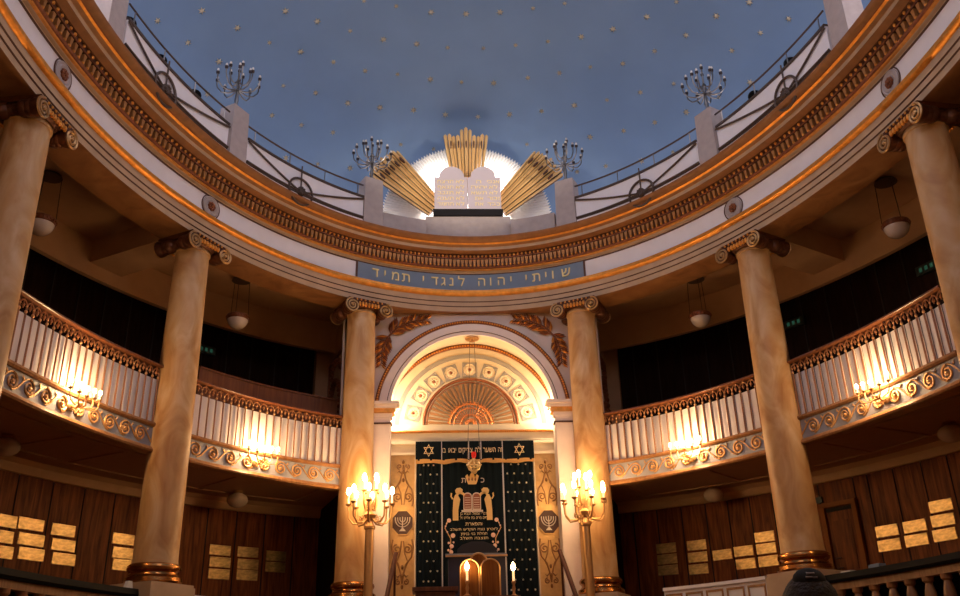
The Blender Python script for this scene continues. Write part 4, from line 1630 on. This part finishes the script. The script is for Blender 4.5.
for x in (XV0, -.10, .17, XV1):
    b = MB(); b.box((x, CY - .083, 6.5), (.018, .006, .41)); obj('braid', b, 'ribbon', va, 'pale braid strip', world=True)

# centre embroidery: letters, lions (plain rampant pair), small tablets, text, floral sprays
ey = CY - .025
MX = Matrix.Translation((-.028, 0, 4.98 - 4.45 * .813)) @ Matrix.Diagonal((.93, 1, .813, 1))
b = MB()
add_letter(b, 'כ', .19, 5.79, .17, ey, .008)
add_letter(b, 'ת', -.225, 5.79, .17, ey, .008)
obj('lettering', b, 'silverthread', cp, world=True)
b = MB()
P0 = [(-.17, 5.62), (-.12, 5.44), (-.10, 5.40), (.08, 5.40), (.10, 5.44), (.15, 5.62), (.10, 5.67), (.06, 5.58), (.03, 5.68), (-.01, 5.72), (-.05, 5.68), (-.08, 5.58), (-.12, 5.67)]
b.prism(P0, ey - .012, ey, 0, MX)
for x_ in (-.085, -.01, .065):
    b.prism([(x_ - .022, 5.53), (x_, 5.47), (x_ + .022, 5.53), (x_, 5.60)], ey - .015, ey - .004, 1, MX)
obj('crown_motif', b, ['embroid', 'redthread'], cp, 'gold crown motif', world=True)
for sg in (-1, 1):
    b = MB()
    o_ = -.015
    head_ = [(.22, 5.26), (.23, 5.18), (.30, 5.14), (.38, 5.16), (.40, 5.24), (.36, 5.30), (.27, 5.31)]
    body = [(.30, 5.16), (.22, 5.12), (.18, 5.04), (.15, 5.05), (.14, 5.11), (.20, 5.18), (.28, 5.20), (.40, 5.12), (.44, 5.02), (.46, 4.70), (.46, 4.45), (.33, 4.45), (.33, 4.72), (.30, 4.90), (.28, 5.00), (.33, 5.10)]
    tail = [(.44, 5.02), (.48, 5.08), (.47, 5.16), (.50, 5.18), (.51, 5.08), (.47, 5.0)]
    for q in (head_, body, tail):
        b.prism([(o_ + sg * x, z) for x, z in q], ey - .012, ey, 0, MX)
    obj('lion_motif', b, 'embroid', cp, 'gold rampant lion motif', world=True)
b = MB()
for sg in (-1, 1):
    c = -.02 + sg * .105
    poly = [(c - .10, 4.72), (c + .10, 4.72), (c + .10, 5.08)] + [(c + .10 * cos(a), 5.08 + .10 * sin(a)) for a in lin(0, PI, 10)] + [(c - .10, 5.08)]
    b.prism(poly, ey - .010, ey, 0, MX)
    poly2 = [(c - .08, 4.75), (c + .08, 4.75), (c + .08, 5.07)] + [(c + .08 * cos(a), 5.07 + .08 * sin(a)) for a in lin(0, PI, 10)] + [(c - .08, 5.07)]
    b.prism(poly2, ey - .014, ey - .002, 1, MX)
    for i in range(5):
        b.box((c, ey - .015, 5.04 - .062 * i), (.13, .006, .016), 0, MX)
b.box((-.02, ey - .008, 4.69), (.50, .012, .05), 0, MX)
obj('tablet_motif', b, ['silverthread', 'redthread'], cp, 'silver tablets motif', world=True)
for line, z, w, s_ in (('דברי שמואל הנביא בן', 5.095, .58, .085), ('חיים מרים בת אליהו זל', 5.005, .58, .085), ('ותפארת', 4.87, .36, .10),
                      ('לזכרון נצח הוקדש תשלב', 4.765, 1.02, .075), ('תהילת בני בנימין', 4.67, .56, .08), ('תנצבה תשלב', 4.578, .60, .08)):
    b = MB()
    hebrew(b, line, -.02, z, s_, ey, .006, fit=w)
    obj('dedication_line', b, 'letter', cp, 'gold embroidered Hebrew line', world=True)
for sg in (-1, 1):
    b = MB()
    P = [(-.04 + sg * .53, ey - .004, 4.99), (-.04 + sg * .60, ey - .004, 4.82), (-.04 + sg * .48, ey - .004, 4.60), (-.04 + sg * .48, ey - .004, 4.25)]
    b.tube(P, .010, 1, None, 5)
    for (x, z, r) in ((.51, 4.98, .045), (.43, 4.66, .05), (.46, 4.44, .045), (.47, 4.32, .042), (.52, 4.51, .026), (.42, 4.52, .022), (.53, 4.36, .026), (.585, 4.86, .018), (.55, 4.74, .018), (.56, 4.92, .016)):
        b.ball((-.04 + sg * x, ey - .004, z), r, 0, Matrix.Identity(4), 14, 6, 1)
    for v in b.v:
        v.y = ey - .012 + (v.y - ey + .004) * .2
    obj('flower_spray', b, ['rose', 'scroll'], cp, 'pale embroidered flowers', world=True)

# ------------------------------------------------------------------ carved gilt side panels with menorah medallions
def relief_panel(cx, w, label, mz):
    th = thing('carved_panel', label, 'panel', (cx, 19.50, 2.75), 0, 'carved gilt panels beside the curtain')
    b = MB(); b.box((cx, 19.52, 4.62), (w, .05, 3.75)); obj('board', b, 'relief', th, world=True)
    b = MB()
    b.box((cx - (1 if cx > 0 else -1) * (w / 2 - .012), 19.485, 4.62), (.03, .04, 3.75))
    b.box((cx, 19.485, 6.46), (w, .05, .06))
    obj('frame', b, 'cream', th, world=True)
    yy = 19.485
    for up in (1, -1):
        b = MB()
        zc = mz + up * .30
        for sg in (-1, 1):
            S = spiral(cx + sg * .115, zc + up * .25, .10, 1.5, sg * up, 20, -up * PI / 2)
            b.tube([(x, yy, z) for x, z in S], .016, 0, None, 5)
            S = spiral(cx + sg * .085, zc + up * .92, .06, 1.3, sg * up, 16, -up * PI / 2)
            b.tube([(x, yy, z) for x, z in S], .014, 0, None, 5)
            b.tube([(cx + sg * .20, yy, zc + up * .05), (cx + sg * .225, yy, zc + up * .2), (cx + sg * .19, yy, zc + up * .42), (cx + sg * .08, yy, zc + up * .56), (cx + sg * .03, yy, zc + up * .75), (cx, yy, zc + up * .95)], .017, 0, None, 5)
            b.tube([(cx + sg * .02, yy, zc + up * .08), (cx + sg * .05, yy, zc + up * .34), (cx + sg * .12, yy, zc + up * .52), (cx + sg * .04, yy, zc + up * .68)], .013, 0, None, 5)
            b.tube([(cx + sg * .02, yy, zc + up * .75), (cx + sg * .09, yy, zc + up * .82), (cx + sg * .13, yy, zc + up * .78)], [.012, .02, .004], 0, None, 5)
        for q in (.62, .80, 1.02):
            b.ball((cx, yy, zc + up * q), .03, 0, None, 8, 5, 1.6)
        obj('scrollwork', b, 'reliefline', th, 'carved scrolls', world=True)
    b = MB()
    oc = [(cx + .255 * cos(PI / 8 + i * PI / 4), mz + .285 * sin(PI / 8 + i * PI / 4)) for i in range(8)]
    b.prism(oc, 19.46, 19.50, 1)
    oc2 = [(cx + .232 * cos(PI / 8 + i * PI / 4), mz + .262 * sin(PI / 8 + i * PI / 4)) for i in range(8)]
    b.prism(oc2, 19.452, 19.47, 0)
    md = obj('medallion', b, ['medal', 'relief'], th, 'brown octagonal medallion', world=True)
    b = MB()
    ym = 19.448
    for r in (.055, .105, .155):
        b.tube([(cx + r * cos(a), ym, mz + .07 + r * 1.05 * sin(a)) for a in lin(PI, 2 * PI, 16)], .011, 0, None, 5)
        for sg in (-1, 1):
            b.tube([(cx + sg * r, ym, mz + .07), (cx + sg * r, ym, mz + .11)], .011, 0, None, 5)
    b.tube([(cx, ym, mz + .12), (cx, ym, mz - .16)], .013, 0, None, 5)
    b.prism([(cx - .07, mz - .18), (cx + .07, mz - .18), (cx + .02, mz - .12), (cx - .02, mz - .12)], ym - .008, ym + .006)
    obj('menorah_motif', b, 'silverthread', md, 'pale seven-armed menorah', world=True)


relief_panel(-1.545, .56, 'carved gilt panel with menorah medallion left of the curtain', 4.96)
relief_panel(1.60, .53, 'carved gilt panel with menorah medallion right of the curtain', 4.93)

# ================================================================== PLATFORM FURNITURE
lc = thing('lectern', 'dark cloth covered lectern standing before the curtain', 'lectern', (-.07, 17.5, GF + .005))
b = MB(); b.box((-.07, 17.5, 3.06), (1.06, .50, 1.68)); obj('body', b, 'cloth', lc, world=True)
b = MB(); b.add([(-.65, 17.20, 3.90), (.51, 17.20, 3.90), (.51, 17.80, 4.02), (-.65, 17.80, 4.02), (-.65, 17.20, 3.94), (.51, 17.20, 3.94), (.51, 17.80, 4.06), (-.65, 17.80, 4.06)],
                [(0, 1, 2, 3), (4, 7, 6, 5), (0, 4, 5, 1), (1, 5, 6, 2), (2, 6, 7, 3), (3, 7, 4, 0)])
obj('sloped_top', b, 'cloth', lc, world=True)
b = MB(); b.box((-.07, 17.196, 3.925), (1.16, .015, .03)); obj('edge_trim', b, 'scroll', lc, 'thin golden edge', world=True)

ch = thing('high_backed_chair', 'dark leather chair back rising behind the lectern', 'chair', (0, 18.2, GF + .5))
b = MB()
b.prism([(-.41, 3.3), (.39, 3.3), (.40, 4.10), (.38, 4.22), (.30, 4.30), (.12, 4.36), (-.12, 4.36), (-.31, 4.30), (-.40, 4.22), (-.42, 4.10)], 18.30, 18.40)
obj('backrest', b, 'leather', ch, world=True)
b = MB(); b.box((0, 18.10, 3.22), (.80, .52, .12)); obj('seat', b, 'leather', ch, world=True)
for sx in (-.36, .35):
    for sy in (17.90, 18.34):
        b = MB(); b.box((sx, sy, 2.94), (.06, .06, .45)); obj('leg', b, 'redwood', ch, world=True)

rd = thing('reading_desk', 'brown wooden reading desk carrying candles and arched boards', 'desk', (.1, 16.5, GF + .005))
b = MB(); b.box((.06, 16.5, 2.63), (1.05, .62, .85)); obj('body', b, 'redwood', rd, world=True)
b = MB(); b.box((.06, 16.5, 3.08), (1.15, .72, .05)); obj('top', b, 'redwood', rd, world=True)
DT = 3.106
ab0 = None
def arched_board(cx, y, h, w, lab):
    global ab0
    if ab0 is None:
        ab0 = thing('arched_board', lab, 'board', (cx, y, DT), 0, 'glossy arched wooden boards on the desk')
        W, H = .36, .66
        def P(k, base):
            return [(-W / 2 * k, base), (W / 2 * k, base), (W / 2 * k, H - W / 2)] + [(W / 2 * k * cos(a), H - W / 2 + W / 2 * k * sin(a)) for a in lin(0, PI, 18)][1:]
        b = MB(); b.prism(P(.86, .03), -.012, .02); obj('panel', b, 'tabwood', ab0)
        b = MB()
        rim = [(x, -.01, z) for x, z in P(.93, .015)]
        b.tube(rim, .016, 0, None, 6, closed=True)
        obj('rim', b, 'brassdull', ab0, 'thin metal rim')
        b = MB(); b.box((0, .005, .06), (W * .9, .02, .015)); b.box((0, .0, .012), (W, .07, .024)); obj('foot', b, 'redwood', ab0)
        return ab0
    return dup(ab0, (cx, y, DT), 0, lab)


arched_board(-.235, 16.42, 0, 0, 'glossy arched wooden board, front left of the three')
arched_board(.135, 16.40, 0, 0, 'glossy arched wooden board, front right of the three')
bk = arched_board(-.06, 16.68, 0, 0, 'glossy arched wooden board, behind the other two')
bk.scale = (1.02, 1, 1.22)


def candle_stick(x, y, lab, first=None):
    if first is not None:
        return dup(first, (x, y, DT), 0, lab)
    th = thing('candlestick', lab, 'candlestick', (x, y, DT), 0, 'electric candles on the desk')
    b = MB(); b.lathe([(.001, 0), (.075, 0), (.075, .02), (.03, .04), (.02, .08), (.032, .14), (.02, .20), (.038, .25), (.03, .27), (.001, .27)], 16); obj('holder', b, 'brassdull', th)
    b = MB(); b.lathe([(.02, .27), (.02, .44), (.001, .44)], 12); obj('candle', b, 'candle', th)
    b = MB(); b.lathe([(.012, .44), (.036, .475), (.044, .505), (.034, .54), (.014, .575), (.002, .60)], 14); obj('flame_bulb', b, 'flame', th)
    return th


k0 = candle_stick(-.285, 16.27, 'lit candle bulb in front of the arched boards')
candle_stick(.545, 16.45, 'lit candle bulb right of the arched boards', k0)

bx = thing('wooden_box', 'dark red wooden stand with flat top left of the lectern', 'stand', (-.84, 15.5, GF + .005))
b = MB(); b.box((-.84, 15.6, 2.66), (.66, .40, .90)); obj('body', b, 'redwood', bx, world=True)
b = MB(); b.box((-.84, 15.6, 3.15), (.76, .48, .07)); obj('top', b, 'redwood', bx, world=True)

for sg, l in ((-1, 'sloping brown handrail left of the curtain'), (1, 'sloping brown handrail right of the curtain')):
    th = thing('stair_handrail', l, 'handrail', (sg * 1.7, 17.6, GF + .005), 0, 'sloping handrails before the ark')
    b = MB()
    b.tube([(sg * 1.62, 18.1, 4.12), (sg * 1.76, 16.9, 2.98)], .045, 0, None, 10)
    obj('rail', b, 'darkrail', th, world=True)
    for f in (.08, .92):
        p = Vector((sg * 1.62, 18.1, 4.08)).lerp(Vector((sg * 1.76, 16.9, 2.94)), f)
        b = MB(); b.tube([p, (p.x, p.y, GF + (.51 if p.y > 17.75 else .006))], .022, 0, None, 8)
        obj('post', b, 'darkrail', th, world=True)

# ================================================================== PERSON (seen from behind, at the lower right)
def skin_body():
    me = bpy.data.meshes.new('person')
    V = [((0, 0, 1.00), (.17, .12)), ((0, .01, 1.15), (.155, .11)), ((0, .0, 1.32), (.18, .12)), ((0, .0, 1.46), (.12, .09)), ((0, .01, 1.54), (.062, .062)), ((0, .02, 1.61), (.068, .07)),
         ((0, .03, 1.69), (.083, .098)), ((0, .03, 1.76), (.078, .095)), ((0, .025, 1.80), (.045, .055))]
    E = [(i, i + 1) for i in range(8)]

    def chain(start, pts):
        k = start
        for p, r in pts:
            V.append((p, r))
            E.append((k, len(V) - 1))
            k = len(V) - 1
    for sg in (-1, 1):
        chain(3, [((sg * .17, 0, 1.44), (.07, .07)), ((sg * .22, .0, 1.36), (.062, .062)), ((sg * .26, .02, 1.12), (.048, .048)), ((sg * .25, .12, .90), (.036, .036)), ((sg * .24, .16, .82), (.03, .04)), ((sg * .24, .19, .74), (.02, .035))])
        chain(0, [((sg * .10, 0, .92), (.11, .11)), ((sg * .11, .01, .52), (.072, .072)), ((sg * .11, -.01, .14), (.052, .052)), ((sg * .11, .0, .07), (.05, .05)), ((sg * .12, .15, .045), (.045, .035))])
    me.from_pydata([v[0] for v in V], E, [])
    o = link(bpy.data.objects.new('person', me))
    sm = o.modifiers.new('s', 'SKIN')
    for i, v in enumerate(V):
        sv = me.skin_vertices[0].data[i]
        sv.radius = v[1]
        sv.use_root = (i == 0)
    ss = o.modifiers.new('u', 'SUBSURF')
    ss.levels = ss.render_levels = 2
    dg = bpy.context.evaluated_depsgraph_get()
    m2 = bpy.data.meshes.new_from_object(o.evaluated_get(dg))
    bpy.data.objects.remove(o)
    return m2


pm = skin_body()
PX, PY = .408, 3.0
person = thing('person', 'person with dark hair and a patterned skullcap seen from behind at lower right', 'person', (PX, PY, 0), -.15)
pm.materials.append(M['skin'])
pm.materials.append(M['coat'])
for p in pm.polygons:
    c = p.center
    p.use_smooth = True
    if c.z < 1.50 and not (abs(c.x) > .2 and c.z < .86 and c.z > .6):
        p.material_index = 1
pb = link(bpy.data.objects.new('body', pm))
pb.parent = person
for sg in (-1, 1):          # ears
    b = MB()
    b.ball((sg * .083, .02, 1.685), .03, 0, Matrix.Identity(4), 8, 6, 1.3)
    for v in b.v:
        v.x = sg * .084 + (v.x - sg * .084) * .45
    obj('ear', b, 'skin', person)
b = MB()                     # hair shell over the back and top of the head
for i in range(15):
    pass
prof = []
vs, fs = [], []
nu, nv_ = 28, 12
for j in range(nv_ + 1):
    ph = PI / 2 - (PI / 2 + .55) * j / nv_
    for i in range(nu):
        a = 2 * PI * i / nu
        front = max(0, sin(a))
        z = sin(ph)
        if front > .35 and z < .25:
            z = .25
        r = cos(ph) if not (front > .35 and sin(ph) < .25) else cos(math.asin(.25))
        wob = 1 + .02 * sin(a * 9 + j * 2)
        vs.append((.094 * r * cos(a) * wob, .03 + .112 * r * sin(a) * wob - .004, 1.712 + .118 * z))
for j in range(nv_):
    for i in range(nu):
        fs.append((j * nu + i, j * nu + (i + 1) % nu, (j + 1) * nu + (i + 1) % nu, (j + 1) * nu + i))
b.add(vs, fs)
obj('hair', b, 'hair', person, 'short dark hair')
b = MB()
KX = Matrix.Translation((0, -.004, 1.806)) @ Matrix.Rotation(.42, 4, 'X')
b.lathe([(.001, .034), (.020, .032), (.038, .024), (.050, .010), (.054, -.006), (.050, -.008), (.001, .02)], 28, 0, KX)
kp = obj('skullcap', b, 'kippah', person, 'black skullcap with white pattern')
b = MB()
for (px, py, sx, sy) in ((-.010, -.034, .014, .016), (.008, -.036, .012, .012), (-.002, -.024, .018, .010)):
    b.box((px, py, .0285 - (abs(py) - .024) * .75), (sx * 1.4, sy * 1.2, .004), 0, KX @ Matrix.Rotation(.0, 4, 'X'))
obj('stitching', b, 'kippahwhite', kp, 'white pattern')
person.scale = (1.0, 1.0, 1.012)
person.location.z = 0

# ================================================================== LIGHTS
def light(kind, loc, energy, col, size=.1, name='lamp_light', rot=None):
    ld = bpy.data.lights.new(name, kind)
    ld.energy = energy
    ld.color = col
    if kind == 'POINT':
        ld.shadow_soft_size = size
    elif kind == 'AREA':
        ld.shape = 'DISK'
        ld.size = size
    o = link(bpy.data.objects.new(name, ld))
    o.location = loc
    if rot:
        o.rotation_euler = rot
    return o


WARM = (1.0, .56, .22)
for t in (-.6572, -1.154, .6513, 1.154, 1.95, -1.95, 2.5, -2.5):  # last four: added fill in the unseen rear bays, no sconces modelled
    light('POINT', rp(t, .13, 6.06), 78, (1, .63, .31), .10, 'sconce_light')
for x in (-2.13, 2.14):
    light('POINT', (x, 17.85, 5.4), 80, WARM, .3, 'candelabrum_light')
for sg in (-1, 1):
    light('POINT', (sg * 1.88, 19.95, 7.7), 40, (1, .78, .52), .06, 'niche_light')
    light('POINT', (sg * 1.76, 19.33, 7.36), 100, (1, .74, .46), .05, 'niche_light')
light('POINT', (-.285, 16.15, 3.68), 1.2, WARM, .05, 'candle_light')
light('POINT', (.545, 16.35, 3.68), 1.2, WARM, .05, 'candle_light')
for sx, sz in ((-.48, 12.45), (.48, 12.45), (-.40, 12.95), (.40, 12.95)):
    ld = light('AREA', (sx, 18.72, sz), 130, (1, .93, .84), .12, 'ray_light', (-PI / 2, 0, PI))
    ld.data.spread = math.radians(152 if sz < 12.7 else 144)
for sgn in (-1, 1):
    for t in (.12, .32, .55, .80, 1.05, 1.3):
        light('POINT', rp(sgn * t, -.9, 11.75), 22, (1.0, .86, .80), .3, 'dome_fill')  # added uplights hidden behind the parapet, filling shadows on the dome
for t in (-1.168, 1.178):
    p_ = rp(t, .86, 12.34)
    dv = Vector((0, 18.5, 13.0)) - p_
    o_ = light('SPOT', p_, 950, (1, .86, .66), .05, 'parapet_spot', dv.to_track_quat('-Z', 'Y').to_euler())
    o_.data.spot_size = math.radians(26)
    o_.data.spot_blend = .7
light('AREA', (0, EY, 16.85), 150, (1.0, .86, .88), 3.0, 'lantern_light')
for dt in (-1.35, -.7, 0, .7, 1.35):
    t = PI + dt
    x, y = ell(t, -1.5)
    light('POINT', (x, y, 11.9), 620, (1.0, .84, .76), .9, 'dome_fill')  # added, unseen rear points that brighten the dome and upper front

w = bpy.data.worlds.new('World')
SC.world = w
w.use_nodes = True
w.node_tree.nodes['Background'].inputs['Color'].default_value = (.02, .02, .025, 1)
w.node_tree.nodes['Background'].inputs['Strength'].default_value = .3

# ================================================================== CAMERA
cd = bpy.data.cameras.new('Camera')
cd.sensor_width = 36
cd.lens = 891.79 / 960 * 36
cd.clip_start = .05
cam = link(bpy.data.objects.new('Camera', cd))
R_ = Vector((.9987391, -.0443047, -.0236066))
U_ = Vector((.0033997, -.409467, .9123186))
F_ = Vector((.0500861, .9112485, .4088001))
mw = Matrix(((R_.x, U_.x, -F_.x, -.81153), (R_.y, U_.y, -F_.y, 0), (R_.z, U_.z, -F_.z, 1.5), (0, 0, 0, 1)))
cam.matrix_world = Matrix.Translation((-.81153, 0, 1.5)) @ Matrix.Rotation(.0009, 4, 'Z') @ Matrix.Translation((.81153, 0, -1.5)) @ mw
SC.camera = cam

SC.view_settings.view_transform = 'Standard'
SC.view_settings.look = 'None'
SC.view_settings.exposure = 0.0
SC.view_settings.gamma = 1.0
SC.view_settings.use_curve_mapping = False
SC.cycles.sample_clamp_indirect = 4.0
SC.cycles.max_bounces = 6
SC.cycles.caustics_reflective = False
SC.cycles.caustics_refractive = False
